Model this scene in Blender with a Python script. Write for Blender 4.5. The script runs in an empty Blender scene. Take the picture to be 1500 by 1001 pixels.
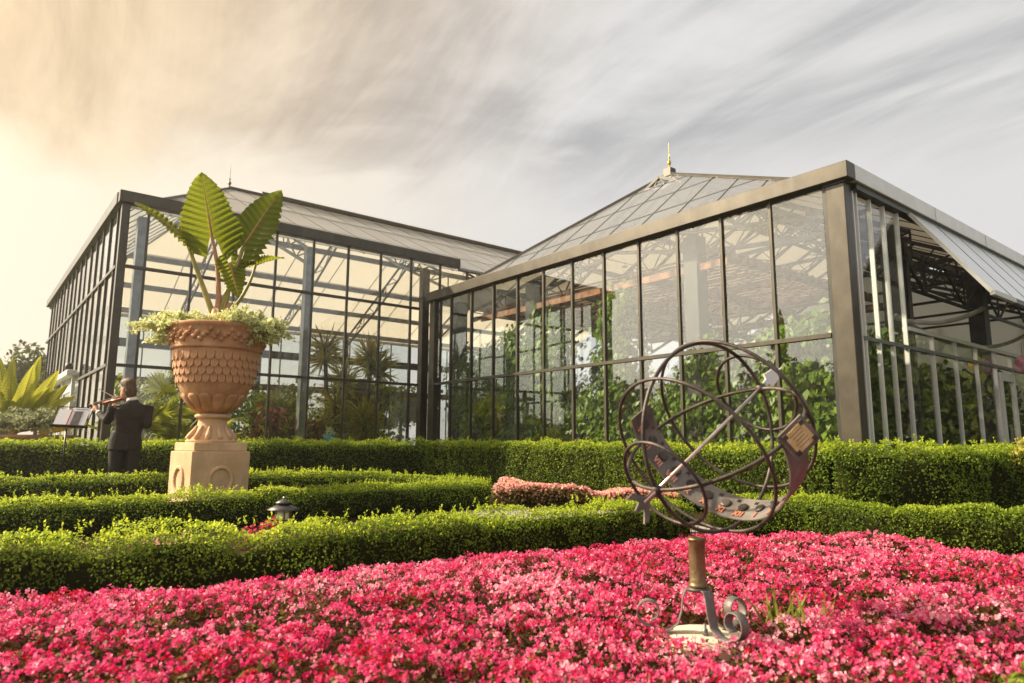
import bpy, bmesh, math, random
import numpy as np
from mathutils import Vector, Matrix

random.seed(7)
rng = np.random.default_rng(11)
R = math.radians
scene = bpy.context.scene

# ------------------------------------------------------------------ camera
cam_d = bpy.data.cameras.new('camera')
cam_d.sensor_width = 36.0
cam_d.lens = 36.0 * 1009.26 / 1500.0
cam_d.clip_start = 0.05
cam_d.clip_end = 3000
cam_d.dof.use_dof = True
cam_d.dof.focus_distance = 6.5
cam_d.dof.aperture_fstop = 2.8
cam = bpy.data.objects.new('camera', cam_d)
scene.collection.objects.link(cam)
EYE = 0.88
_p, _r = R(8.618), R(-0.2538)
_Rw = Matrix(((1, 0, 0), (0, math.cos(_p), -math.sin(_p)), (0, math.sin(_p), math.cos(_p)))) @ \
      Matrix(((math.cos(_r), 0, math.sin(_r)), (0, 1, 0), (-math.sin(_r), 0, math.cos(_r))))
_m = Matrix.Identity(4)
for i in range(3):
    _m[i][0] = _Rw[i][0]; _m[i][1] = _Rw[i][2]; _m[i][2] = -_Rw[i][1]
_m[2][3] = EYE
cam.matrix_world = _m
scene.camera = cam

# ------------------------------------------------------------------ light
SUN_AZ, SUN_EL = -84.0, 34.0           # degrees left of the view axis (+Y), above the horizon
sdir = Vector((math.sin(R(SUN_AZ)) * math.cos(R(SUN_EL)), math.cos(R(SUN_AZ)) * math.cos(R(SUN_EL)), math.sin(R(SUN_EL))))
sun_d = bpy.data.lights.new('sun', 'SUN')
sun_d.energy = 5.0
sun_d.angle = R(1.5)
sun_d.color = (1.0, 0.83, 0.6)
sun = bpy.data.objects.new('sun', sun_d)
sun.rotation_euler = sdir.to_track_quat('Z', 'Y').to_euler()
scene.collection.objects.link(sun)

world = bpy.data.worlds.new('World')
scene.world = world
world.use_nodes = True
wn, wl = world.node_tree.nodes, world.node_tree.links
wn.clear()
def W(t, **k):
    n = wn.new(t)
    for a, v in k.items():
        setattr(n, a, v)
    return n
def wmath(op, a, b=None, c=None, clamp=False):
    n = W('ShaderNodeMath', operation=op, use_clamp=clamp)
    for i, v in enumerate((a, b, c)):
        if v is None: continue
        if isinstance(v, (int, float)): n.inputs[i].default_value = v
        else: wl.new(v, n.inputs[i])
    return n.outputs[0]
def wmix(fac, a, b, mode='MIX'):
    n = W('ShaderNodeMix', data_type='RGBA', blend_type=mode)
    for s, v in ((n.inputs[0], fac), (n.inputs[6], a), (n.inputs[7], b)):
        if isinstance(v, (int, float)): s.default_value = v
        elif isinstance(v, tuple): s.default_value = (*v, 1)
        else: wl.new(v, s)
    return n.outputs[2]
def wramp(fac, lo, hi):
    n = W('ShaderNodeMapRange', interpolation_type='SMOOTHSTEP')
    wl.new(fac, n.inputs[0]); n.inputs[1].default_value = lo; n.inputs[2].default_value = hi
    return n.outputs[0]
tc = W('ShaderNodeTexCoord')
sep = W('ShaderNodeSeparateXYZ'); wl.new(tc.outputs['Generated'], sep.inputs[0])
zz = wmath('MAXIMUM', sep.outputs[2], 0.0)
den = wmath('ADD', zz, 0.16)
cx, cy = wmath('DIVIDE', sep.outputs[0], den), wmath('DIVIDE', sep.outputs[1], den)
# two stretched wind directions for the cloud deck
comb = W('ShaderNodeCombineXYZ'); wl.new(cx, comb.inputs[0]); wl.new(cy, comb.inputs[1])
mp = W('ShaderNodeMapping', vector_type='TEXTURE'); mp.inputs['Rotation'].default_value = (0, 0, R(-38)); mp.inputs['Scale'].default_value = (1.7, 0.75, 1)
wl.new(comb.outputs[0], mp.inputs[0])
n1 = W('ShaderNodeTexNoise'); n1.inputs['Scale'].default_value = 1.25; n1.inputs['Detail'].default_value = 10; n1.inputs['Roughness'].default_value = 0.6; n1.inputs['Distortion'].default_value = 0.9
wl.new(mp.outputs[0], n1.inputs['Vector'])
mp2 = W('ShaderNodeMapping', vector_type='TEXTURE'); mp2.inputs['Rotation'].default_value = (0, 0, R(-58)); mp2.inputs['Scale'].default_value = (1.5, 0.42, 1)
wl.new(comb.outputs[0], mp2.inputs[0])
n2 = W('ShaderNodeTexNoise'); n2.inputs['Scale'].default_value = 1.7; n2.inputs['Detail'].default_value = 9; n2.inputs['Roughness'].default_value = 0.62; n2.inputs['Distortion'].default_value = 0.5
wl.new(mp2.outputs[0], n2.inputs['Vector'])
tone = wmath('ADD', wmath('MULTIPLY', n1.outputs[0], 0.55), wmath('MULTIPLY', n2.outputs[0], 0.45))
deck_edge = wmath('ADD', sep.outputs[2], wmath('MULTIPLY', wmath('SUBTRACT', n1.outputs[0], 0.5), 0.34))
deck = wramp(deck_edge, 0.315, 0.405)
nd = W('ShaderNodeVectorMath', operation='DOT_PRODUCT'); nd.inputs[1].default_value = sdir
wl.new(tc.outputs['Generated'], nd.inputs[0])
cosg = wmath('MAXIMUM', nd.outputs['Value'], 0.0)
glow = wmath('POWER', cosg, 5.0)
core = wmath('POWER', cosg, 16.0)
sky = W('ShaderNodeTexSky', sky_type='NISHITA')
sky.sun_disc = False
sky.sun_elevation = R(SUN_EL)
sky.sun_rotation = R(SUN_AZ)
sky.air_density = 1.0; sky.dust_density = 3.0; sky.ozone_density = 1.0
K = 10.0
def c(r, g, b): return (r * K, g * K, b * K)
grey = wmix(wramp(tone, 0.36, 0.64), c(0.255, 0.252, 0.252), c(0.46, 0.452, 0.44))
warmgrey = wmix(wramp(tone, 0.36, 0.64), c(0.31, 0.205, 0.10), c(0.62, 0.465, 0.27))
cloud = wmix(wramp(cosg, 0.18, 0.90), grey, warmgrey)
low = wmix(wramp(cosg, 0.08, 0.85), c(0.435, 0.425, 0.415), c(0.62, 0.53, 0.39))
low = wmix(wramp(cosg, 0.70, 0.93), low, c(1.75, 1.66, 1.5))  # sky toward the sun brightened further to whiten the pane reflections
veil = wmix(deck, low, cloud)
base = wmix(0.93, sky.outputs[0], veil)
hot = wmix(core, base, c(2.7, 2.25, 1.6))  # halo round the out-of-frame sun, widened to brighten the panes
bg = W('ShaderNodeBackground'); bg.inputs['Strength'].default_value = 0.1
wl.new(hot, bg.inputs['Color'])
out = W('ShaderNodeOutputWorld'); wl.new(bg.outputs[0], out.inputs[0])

vs = scene.view_settings
vs.view_transform = 'Standard'; vs.look = 'None'; vs.gamma = 1.0; vs.use_curve_mapping = False
vs.exposure = 0.88
scene.render.film_transparent = False
cy_ = scene.cycles
cy_.max_bounces = 10; cy_.transparent_max_bounces = 40
cy_.diffuse_bounces = 3; cy_.glossy_bounces = 4; cy_.transmission_bounces = 4
cy_.caustics_reflective = False; cy_.caustics_refractive = False
cy_.sample_clamp_indirect = 6.0
cy_.use_denoising = True

# ------------------------------------------------------------------ materials
def mat_new(name):
    m = bpy.data.materials.new(name); m.use_nodes = True
    m.node_tree.nodes.clear()
    return m, m.node_tree.nodes, m.node_tree.links
def noise_mat(name, ca, cb, scale=6.0, rough=0.6, metal=0.0, bump=0.0, bscale=None, detail=6, spec=0.5, lo=0.35, hi=0.65, stain=None):
    m, n, l = mat_new(name)
    o = n.new('ShaderNodeOutputMaterial'); p = n.new('ShaderNodeBsdfPrincipled')
    t = n.new('ShaderNodeTexCoord'); nz = n.new('ShaderNodeTexNoise')
    nz.inputs['Scale'].default_value = scale; nz.inputs['Detail'].default_value = detail
    l.new(t.outputs['Object'], nz.inputs['Vector'])
    r = n.new('ShaderNodeValToRGB')
    r.color_ramp.elements[0].position = lo; r.color_ramp.elements[0].color = (*ca, 1)
    r.color_ramp.elements[1].position = hi; r.color_ramp.elements[1].color = (*cb, 1)
    l.new(nz.outputs[0], r.inputs[0])
    if stain:
        # weathering: drips and blotches of another colour
        mpn = n.new('ShaderNodeMapping'); mpn.inputs['Scale'].default_value = (1, 1, 0.35); l.new(t.outputs['Object'], mpn.inputs[0])
        ns = n.new('ShaderNodeTexNoise'); ns.inputs['Scale'].default_value = stain[1]; ns.inputs['Detail'].default_value = 9; ns.inputs['Roughness'].default_value = 0.68
        l.new(mpn.outputs[0], ns.inputs['Vector'])
        mr = n.new('ShaderNodeMapRange'); mr.inputs[1].default_value = 0.5; mr.inputs[2].default_value = 0.72; mr.inputs[4].default_value = stain[2]
        l.new(ns.outputs[0], mr.inputs[0])
        mxs = n.new('ShaderNodeMix'); mxs.data_type = 'RGBA'; mxs.inputs[7].default_value = (*stain[0], 1)
        l.new(mr.outputs[0], mxs.inputs[0]); l.new(r.outputs[0], mxs.inputs[6]); l.new(mxs.outputs[2], p.inputs['Base Color'])
    else: l.new(r.outputs[0], p.inputs['Base Color'])
    p.inputs['Roughness'].default_value = rough; p.inputs['Metallic'].default_value = metal
    p.inputs['Specular IOR Level'].default_value = spec
    if bump:
        n3 = n.new('ShaderNodeTexNoise'); n3.inputs['Scale'].default_value = bscale or scale * 6; n3.inputs['Detail'].default_value = 5
        l.new(t.outputs['Object'], n3.inputs['Vector'])
        b = n.new('ShaderNodeBump'); b.inputs['Strength'].default_value = bump; b.inputs['Distance'].default_value = 0.01
        l.new(n3.outputs[0], b.inputs['Height']); l.new(b.outputs[0], p.inputs['Normal'])
    l.new(p.outputs[0], o.inputs[0])
    return m
def matte(name, ca, cb, scale):
    m, n, l = mat_new(name)
    o = n.new('ShaderNodeOutputMaterial'); d = n.new('ShaderNodeBsdfDiffuse'); t = n.new('ShaderNodeTexCoord'); nz = n.new('ShaderNodeTexNoise')
    nz.inputs['Scale'].default_value = scale; nz.inputs['Detail'].default_value = 6; l.new(t.outputs['Object'], nz.inputs['Vector'])
    mx = n.new('ShaderNodeMix'); mx.data_type = 'RGBA'; mx.inputs[6].default_value = (*ca, 1); mx.inputs[7].default_value = (*cb, 1)
    l.new(nz.outputs[0], mx.inputs[0]); l.new(mx.outputs[2], d.inputs[0]); l.new(d.outputs[0], o.inputs[0])
    return m
def leaf_mat(name, stops, trans=0.35, rough=0.55, spec=0.2):
    """colour chosen leaf by leaf from the 'tint' attribute"""
    m, n, l = mat_new(name)
    o = n.new('ShaderNodeOutputMaterial'); p = n.new('ShaderNodeBsdfPrincipled')
    a = n.new('ShaderNodeAttribute'); a.attribute_name = 'tint'
    r = n.new('ShaderNodeValToRGB')
    els = r.color_ramp.elements
    els[0].position, els[0].color = stops[0][0], (*stops[0][1], 1)
    els[1].position, els[1].color = stops[-1][0], (*stops[-1][1], 1)
    for pos, col in stops[1:-1]:
        e = els.new(pos); e.color = (*col, 1)
    l.new(a.outputs['Fac'], r.inputs[0]); l.new(r.outputs[0], p.inputs['Base Color'])
    p.inputs['Roughness'].default_value = rough; p.inputs['Specular IOR Level'].default_value = spec
    t = n.new('ShaderNodeBsdfTranslucent')
    h = n.new('ShaderNodeHueSaturation'); h.inputs['Value'].default_value = 1.5; h.inputs['Hue'].default_value = 0.49
    l.new(r.outputs[0], h.inputs['Color']); l.new(h.outputs[0], t.inputs['Color'])
    mx = n.new('ShaderNodeMixShader'); mx.inputs[0].default_value = trans
    l.new(p.outputs[0], mx.inputs[1]); l.new(t.outputs[0], mx.inputs[2]); l.new(mx.outputs[0], o.inputs[0])
    return m
def glass_mat(name, boost=1.0, tint=(0.96, 0.98, 0.97), dirt=0.05, dirt_col=(0.7, 0.68, 0.62)):
    m, n, l = mat_new(name)
    o = n.new('ShaderNodeOutputMaterial')
    tr = n.new('ShaderNodeBsdfTransparent'); tr.inputs[0].default_value = (*tint, 1)
    gl = n.new('ShaderNodeBsdfGlossy'); gl.inputs['Roughness'].default_value = 0.0
    t = n.new('ShaderNodeTexCoord')
    # slight waviness of the panes
    nz = n.new('ShaderNodeTexNoise'); nz.inputs['Scale'].default_value = 0.8; nz.inputs['Detail'].default_value = 1
    l.new(t.outputs['Object'], nz.inputs['Vector'])
    b = n.new('ShaderNodeBump'); b.inputs['Strength'].default_value = 0.12; b.inputs['Distance'].default_value = 0.02
    l.new(nz.outputs[0], b.inputs['Height']); l.new(b.outputs[0], gl.inputs['Normal'])
    # reflectance of a flat pane, the same from either side: r0 + (1 - r0) (1 - |cos|)^5
    ge = n.new('ShaderNodeNewGeometry'); dt = n.new('ShaderNodeVectorMath'); dt.operation = 'DOT_PRODUCT'
    l.new(ge.outputs['True Normal'], dt.inputs[0]); l.new(ge.outputs['Incoming'], dt.inputs[1])
    def mth(op, x, y=None):
        q = n.new('ShaderNodeMath'); q.operation = op; q.use_clamp = op == 'MULTIPLY_ADD'
        if isinstance(x, (int, float)): q.inputs[0].default_value = x
        else: l.new(x, q.inputs[0])
        if y is not None: q.inputs[1].default_value = y
        return q
    ab = mth('ABSOLUTE', dt.outputs['Value']); iv = mth('SUBTRACT', 1.0); l.new(ab.outputs[0], iv.inputs[1])
    pw = mth('POWER', iv.outputs[0], 5.0)
    ml = mth('MULTIPLY_ADD', pw.outputs[0], 0.96); ml.inputs[2].default_value = 0.042 * boost
    mx = n.new('ShaderNodeMixShader'); l.new(ml.outputs[0], mx.inputs[0]); l.new(tr.outputs[0], mx.inputs[1]); l.new(gl.outputs[0], mx.inputs[2])
    df = n.new('ShaderNodeBsdfDiffuse'); df.inputs[0].default_value = (*dirt_col, 1)
    n4 = n.new('ShaderNodeTexNoise'); n4.inputs['Scale'].default_value = 1.6; n4.inputs['Detail'].default_value = 8; n4.inputs['Roughness'].default_value = 0.7
    l.new(t.outputs['Object'], n4.inputs['Vector'])
    r4 = n.new('ShaderNodeMapRange'); r4.inputs[1].default_value = 0.42; r4.inputs[2].default_value = 0.75; r4.inputs[3].default_value = dirt * 0.35; r4.inputs[4].default_value = dirt * 1.8
    l.new(n4.outputs[0], r4.inputs[0])
    m2 = n.new('ShaderNodeMixShader'); l.new(r4.outputs[0], m2.inputs[0]); l.new(mx.outputs[0], m2.inputs[1]); l.new(df.outputs[0], m2.inputs[2])
    l.new(m2.outputs[0], o.inputs[0])
    return m
def washed_mat(name, col, op=0.85, gloss=0.0, tl=0.62):
    """whitewashed or shaded roof glazing: diffuse and translucent"""
    m, n, l = mat_new(name)
    o = n.new('ShaderNodeOutputMaterial')
    d = n.new('ShaderNodeBsdfDiffuse'); d.inputs[0].default_value = (*col, 1)
    t = n.new('ShaderNodeBsdfTranslucent'); t.inputs[0].default_value = (*col, 1)
    mx = n.new('ShaderNodeMixShader'); mx.inputs[0].default_value = tl
    l.new(d.outputs[0], mx.inputs[1]); l.new(t.outputs[0], mx.inputs[2])
    tr = n.new('ShaderNodeBsdfTransparent')
    m2 = n.new('ShaderNodeMixShader'); m2.inputs[0].default_value = op
    l.new(tr.outputs[0], m2.inputs[1]); l.new(mx.outputs[0], m2.inputs[2])
    g_ = n.new('ShaderNodeBsdfGlossy'); g_.inputs['Roughness'].default_value = 0.05
    m3 = n.new('ShaderNodeMixShader'); m3.inputs[0].default_value = gloss
    l.new(m2.outputs[0], m3.inputs[1]); l.new(g_.outputs[0], m3.inputs[2]); l.new(m3.outputs[0], o.inputs[0])
    return m
MAT = dict(
    frame=noise_mat('frame_bronze', (0.050, 0.043, 0.030), (0.078, 0.068, 0.048), 3, 0.38, 0.25, 0.05, 40, stain=((0.10, 0.095, 0.085), 6, 0.5)),
    framedark=noise_mat('frame_dark', (0.03, 0.032, 0.028), (0.05, 0.05, 0.045), 4, 0.4, 0.3),
    steel=noise_mat('painted_steel', (0.022, 0.024, 0.022), (0.045, 0.045, 0.04), 5, 0.45, 0.2),
    greysteel=noise_mat('galvanised_grey', (0.19, 0.20, 0.20), (0.29, 0.29, 0.29), 5, 0.42, 0.6),
    alu=noise_mat('aluminium', (0.80, 0.80, 0.80), (0.86, 0.86, 0.86), 6, 0.3, 0.05),
    trim_and_sheen=noise_mat('white_trim_and_sheen', (0.74, 0.72, 0.69), (0.82, 0.81, 0.78), 4, 0.3, 0.2),  # white trim; its colour also stands for sky sheen on one fascia
    glass=glass_mat('clear_glass', 1.9, dirt=0.008),
    roofglass=glass_mat('roof_glass', 2.5, dirt=0.16, dirt_col=(0.78, 0.80, 0.84)),
    washed=washed_mat('whitewashed_glass', (0.80, 0.765, 0.69)),
    shade=washed_mat('grey_shade_cloth', (0.46, 0.43, 0.37), 0.9),
    washclear=washed_mat('hazy_roof_glass', (0.78, 0.78, 0.77), 0.72, 0.2, 0.55),
    sky_tinted=washed_mat('sky_tinted_roof_glass', (0.40, 0.44, 0.50), 0.50, 0.24, 0.35),  # bluish base colour stands for the sky reflected in this roof
    ventglass=noise_mat('vent_sky_sheen', (0.70, 0.73, 0.77), (0.80, 0.82, 0.85), 3, 0.22, 0.35),  # opaque pale colour stands for sky reflected on the flaps
    gold=noise_mat('gilded_metal', (0.55, 0.36, 0.08), (0.75, 0.52, 0.15), 9, 0.3, 0.9),
    lath=noise_mat('weathered_brown_lath', (0.20, 0.075, 0.03), (0.38, 0.18, 0.09), 8, 0.75, 0, 0.2),
    rail=noise_mat('brown_timber', (0.10, 0.06, 0.035), (0.17, 0.11, 0.07), 6, 0.7),
    soil=matte('dark_soil', (0.022, 0.014, 0.008), (0.07, 0.048, 0.03), 14),
    gravel=noise_mat('pale_gravel', (0.36, 0.33, 0.28), (0.62, 0.58, 0.51), 40, 0.9, 0, 0.7, 120),
    paving=noise_mat('grey_paving', (0.27, 0.26, 0.25), (0.40, 0.385, 0.36), 6, 0.85, 0, 0.2, 60),
    terra=noise_mat('terracotta', (0.42, 0.20, 0.095), (0.62, 0.35, 0.19), 4.5, 0.82, 0, 0.35, 70, 9, stain=((0.30, 0.17, 0.09), 7, 0.75)),
    terrapale=noise_mat('pale_terracotta', (0.58, 0.36, 0.20), (0.74, 0.50, 0.31), 3.0, 0.85, 0, 0.3, 60, 9, stain=((0.40, 0.29, 0.19), 5, 0.7)),
    iron=noise_mat('oxidised_iron', (0.040, 0.034, 0.030), (0.12, 0.103, 0.092), 7, 0.5, 0.5, 0.25, 60, 8),
    band=noise_mat('oxidised_band', (0.13, 0.118, 0.11), (0.24, 0.22, 0.205), 9, 0.55, 0.35, 0.25, 50, 8),
    bare=noise_mat('polished_rod', (0.55, 0.45, 0.40), (0.75, 0.68, 0.63), 9, 0.28, 0.8),
    copper=noise_mat('copper_numerals', (0.60, 0.22, 0.13), (0.85, 0.42, 0.30), 12, 0.35, 0.5),
    bronze=noise_mat('brown_bronze', (0.14, 0.10, 0.05), (0.27, 0.21, 0.11), 14, 0.4, 0.6, 0.3, 60),
    stone=noise_mat('pale_stone', (0.62, 0.55, 0.40), (0.76, 0.70, 0.55), 6, 0.85, 0, 0.4, 50),
    plate=noise_mat('brass_plaque', (0.70, 0.52, 0.26), (0.88, 0.72, 0.44), 30, 0.4, 0.2),
    suit=noise_mat('black_suit', (0.011, 0.009, 0.010), (0.020, 0.017, 0.017), 14, 0.8, 0, 0.9, 16),
    shirt=noise_mat('white_shirt', (0.72, 0.72, 0.74), (0.8, 0.8, 0.8), 8, 0.7),
    skin=noise_mat('skin', (0.52, 0.29, 0.20), (0.62, 0.37, 0.27), 9, 0.55),
    hair=noise_mat('brown_hair', (0.05, 0.026, 0.011), (0.13, 0.066, 0.028), 40, 0.55, 0, 0.6, 160),
    shoe=noise_mat('black_leather', (0.01, 0.01, 0.01), (0.02, 0.02, 0.02), 8, 0.35),
    violin=noise_mat('violin_varnish', (0.19, 0.042, 0.013), (0.33, 0.085, 0.024), 10, 0.22),
    ebony=noise_mat('ebony', (0.012, 0.01, 0.01), (0.025, 0.02, 0.02), 10, 0.35),
    paper=noise_mat('paper', (0.70, 0.72, 0.80), (0.78, 0.80, 0.86), 5, 0.8),
    ink=noise_mat('dark_print', (0.05, 0.045, 0.05), (0.10, 0.09, 0.09), 20, 0.6),
    redink=noise_mat('red_print', (0.5, 0.05, 0.04), (0.6, 0.09, 0.07), 20, 0.6),
    lampmetal=noise_mat('path_light_metal', (0.06, 0.055, 0.06), (0.11, 0.105, 0.11), 12, 0.42, 0.4),
    lampglass=noise_mat('path_light_lens', (0.65, 0.6, 0.45), (0.75, 0.7, 0.55), 8, 0.3),
    bark=noise_mat('bark', (0.055, 0.036, 0.022), (0.12, 0.085, 0.055), 10, 0.9, 0, 0.8, 30),
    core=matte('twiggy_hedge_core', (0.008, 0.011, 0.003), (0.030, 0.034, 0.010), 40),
    petiole=noise_mat('petiole', (0.22, 0.22, 0.04), (0.36, 0.30, 0.08), 7, 0.5),
    stalk=noise_mat('pink_sheath', (0.36, 0.20, 0.10), (0.52, 0.26, 0.16), 9, 0.6),
    rock=noise_mat('stacked_rock', (0.13, 0.095, 0.06), (0.30, 0.24, 0.17), 12, 0.9, 0, 0.9, 30),
    lawn=noise_mat('lawn', (0.055, 0.085, 0.02), (0.10, 0.13, 0.035), 3, 0.95, 0, 0.5, 60),
    hose=noise_mat('grey_conduit', (0.30, 0.29, 0.28), (0.42, 0.41, 0.40), 6, 0.5),
    lyellow=noise_mat('yellow_paper', (0.62, 0.36, 0.08), (0.75, 0.48, 0.14), 6, 0.7),
    lgrey=noise_mat('grey_paper', (0.34, 0.38, 0.40), (0.45, 0.48, 0.50), 6, 0.7),
    lpink=noise_mat('pink_paper', (0.62, 0.26, 0.38), (0.75, 0.36, 0.47), 6, 0.7),
    bluepot=noise_mat('blue_glaze', (0.03, 0.22, 0.33), (0.05, 0.32, 0.45), 6, 0.3),
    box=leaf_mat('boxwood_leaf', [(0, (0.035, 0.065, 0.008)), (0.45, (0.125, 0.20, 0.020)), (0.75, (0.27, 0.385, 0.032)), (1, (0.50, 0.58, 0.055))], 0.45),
    begonia=leaf_mat('begonia_petal', [(0, (0.46, 0.010, 0.018)), (0.25, (0.60, 0.024, 0.125)), (0.6, (0.78, 0.12, 0.275)), (1, (0.90, 0.48, 0.57))], 0.34, 0.45),
    salmon=leaf_mat('salmon_petal', [(0, (0.76, 0.36, 0.32)), (0.5, (0.85, 0.52, 0.46)), (1, (0.90, 0.66, 0.58))], 0.3),
    begleaf=leaf_mat('begonia_leaf', [(0, (0.055, 0.022, 0.010)), (0.5, (0.12, 0.075, 0.018)), (1, (0.19, 0.19, 0.035))], 0.3),
    alocasia=leaf_mat('elephant_ear_leaf', [(0, (0.05, 0.075, 0.006)), (0.5, (0.16, 0.205, 0.012)), (1, (0.34, 0.35, 0.035))], 0.5, 0.4),
    silver=leaf_mat('pale_trailing_leaf', [(0, (0.30, 0.36, 0.12)), (0.5, (0.62, 0.66, 0.32)), (1, (0.84, 0.84, 0.58))], 0.3),
    greyleaf=leaf_mat('grey_green_leaf', [(0, (0.13, 0.17, 0.09)), (1, (0.40, 0.42, 0.25))], 0.3),
    green=leaf_mat('green_leaf', [(0, (0.04, 0.085, 0.010)), (0.5, (0.13, 0.23, 0.022)), (1, (0.32, 0.44, 0.06))], 0.4, 0.35),
    palm=leaf_mat('palm_leaf', [(0, (0.10, 0.12, 0.012)), (0.5, (0.24, 0.28, 0.03)), (1, (0.46, 0.46, 0.06))], 0.45, 0.4),
    yucca=leaf_mat('dry_yucca_leaf', [(0, (0.24, 0.16, 0.03)), (0.5, (0.34, 0.32, 0.05)), (1, (0.48, 0.46, 0.10))], 0.4),
    redleaf=leaf_mat('red_leaf', [(0, (0.05, 0.018, 0.012)), (0.6, (0.14, 0.045, 0.025)), (1, (0.26, 0.12, 0.05))], 0.35),
    treeleaf=leaf_mat('tree_leaf', [(0, (0.028, 0.042, 0.008)), (0.5, (0.06, 0.085, 0.014)), (1, (0.12, 0.14, 0.025))], 0.35),
    weed=leaf_mat('weed_blade', [(0, (0.10, 0.14, 0.02)), (1, (0.30, 0.32, 0.06))], 0.4),
    rose=leaf_mat('red_petal', [(0, (0.50, 0.03, 0.06)), (1, (0.72, 0.12, 0.16))], 0.3),
)

# ------------------------------------------------------------------ mesh helpers
COL = scene.collection
def new_mesh(name, V, F, smooth=False, tint=None):
    """V: n x 3 array, F: list of index tuples, or an m x k array of equal faces"""
    me = bpy.data.meshes.new(name)
    if isinstance(F, np.ndarray):
        V = np.asarray(V, dtype=np.float32); m, k = F.shape
        me.vertices.add(len(V)); me.vertices.foreach_set('co', V.ravel())
        me.loops.add(m * k); me.loops.foreach_set('vertex_index', F.astype(np.int32).ravel())
        me.polygons.add(m); me.polygons.foreach_set('loop_start', np.arange(0, m * k, k, dtype=np.int32))
        me.update(calc_edges=True)
    else:
        me.from_pydata([tuple(v) for v in V], [], [tuple(f) for f in F]); me.update()
    if tint is not None:
        at = me.attributes.new('tint', 'FLOAT', 'FACE'); at.data.foreach_set('value', np.asarray(tint, dtype=np.float32))
    if smooth:
        me.polygons.foreach_set('use_smooth', np.ones(len(me.polygons), dtype=bool))
    return me
def link(name, me, mat=None, parent=None, loc=None, rz=None):
    o = bpy.data.objects.new(name, me); COL.objects.link(o)
    if mat and me is not None and not me.materials: me.materials.append(MAT[mat] if isinstance(mat, str) else mat)
    if parent: o.parent = parent
    if loc is not None: o.location = loc
    if rz is not None: o.rotation_euler = (0, 0, rz)
    return o
def obj(name, V, F, mat, parent=None, smooth=False, tint=None, loc=None):
    return link(name, new_mesh(name, V, F, smooth, tint), mat, parent, loc)
def tag(o, label, cat, group=None, kind=None):
    o['label'] = label; o['category'] = cat
    if group: o['group'] = group
    if kind: o['kind'] = kind
    return o
def thing(name, label, cat, loc=(0, 0, 0), rz=0, group=None):
    o = bpy.data.objects.new(name, None); COL.objects.link(o)
    o.location = loc; o.rotation_euler = (0, 0, rz); o.empty_display_size = 0.1
    return tag(o, label, cat, group)
def stuff(o):
    o['kind'] = 'stuff'; return o
BOXF = [(0, 3, 2, 1), (4, 5, 6, 7), (0, 1, 5, 4), (1, 2, 6, 5), (2, 3, 7, 6), (3, 0, 4, 7)]
_cache = {}
def box(name, lo, hi, mat, parent=None, share=False):
    lo, hi = np.array(lo, float), np.array(hi, float); s = hi - lo
    key = (name, mat, tuple(s.round(4)))
    if share and key in _cache: me = _cache[key]
    else:
        V = [(0, 0, 0), (s[0], 0, 0), (s[0], s[1], 0), (0, s[1], 0), (0, 0, s[2]), (s[0], 0, s[2]), (s[0], s[1], s[2]), (0, s[1], s[2])]
        me = new_mesh(name, V, BOXF); _cache[key] = me
    return link(name, me, mat, parent, lo)
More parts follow.
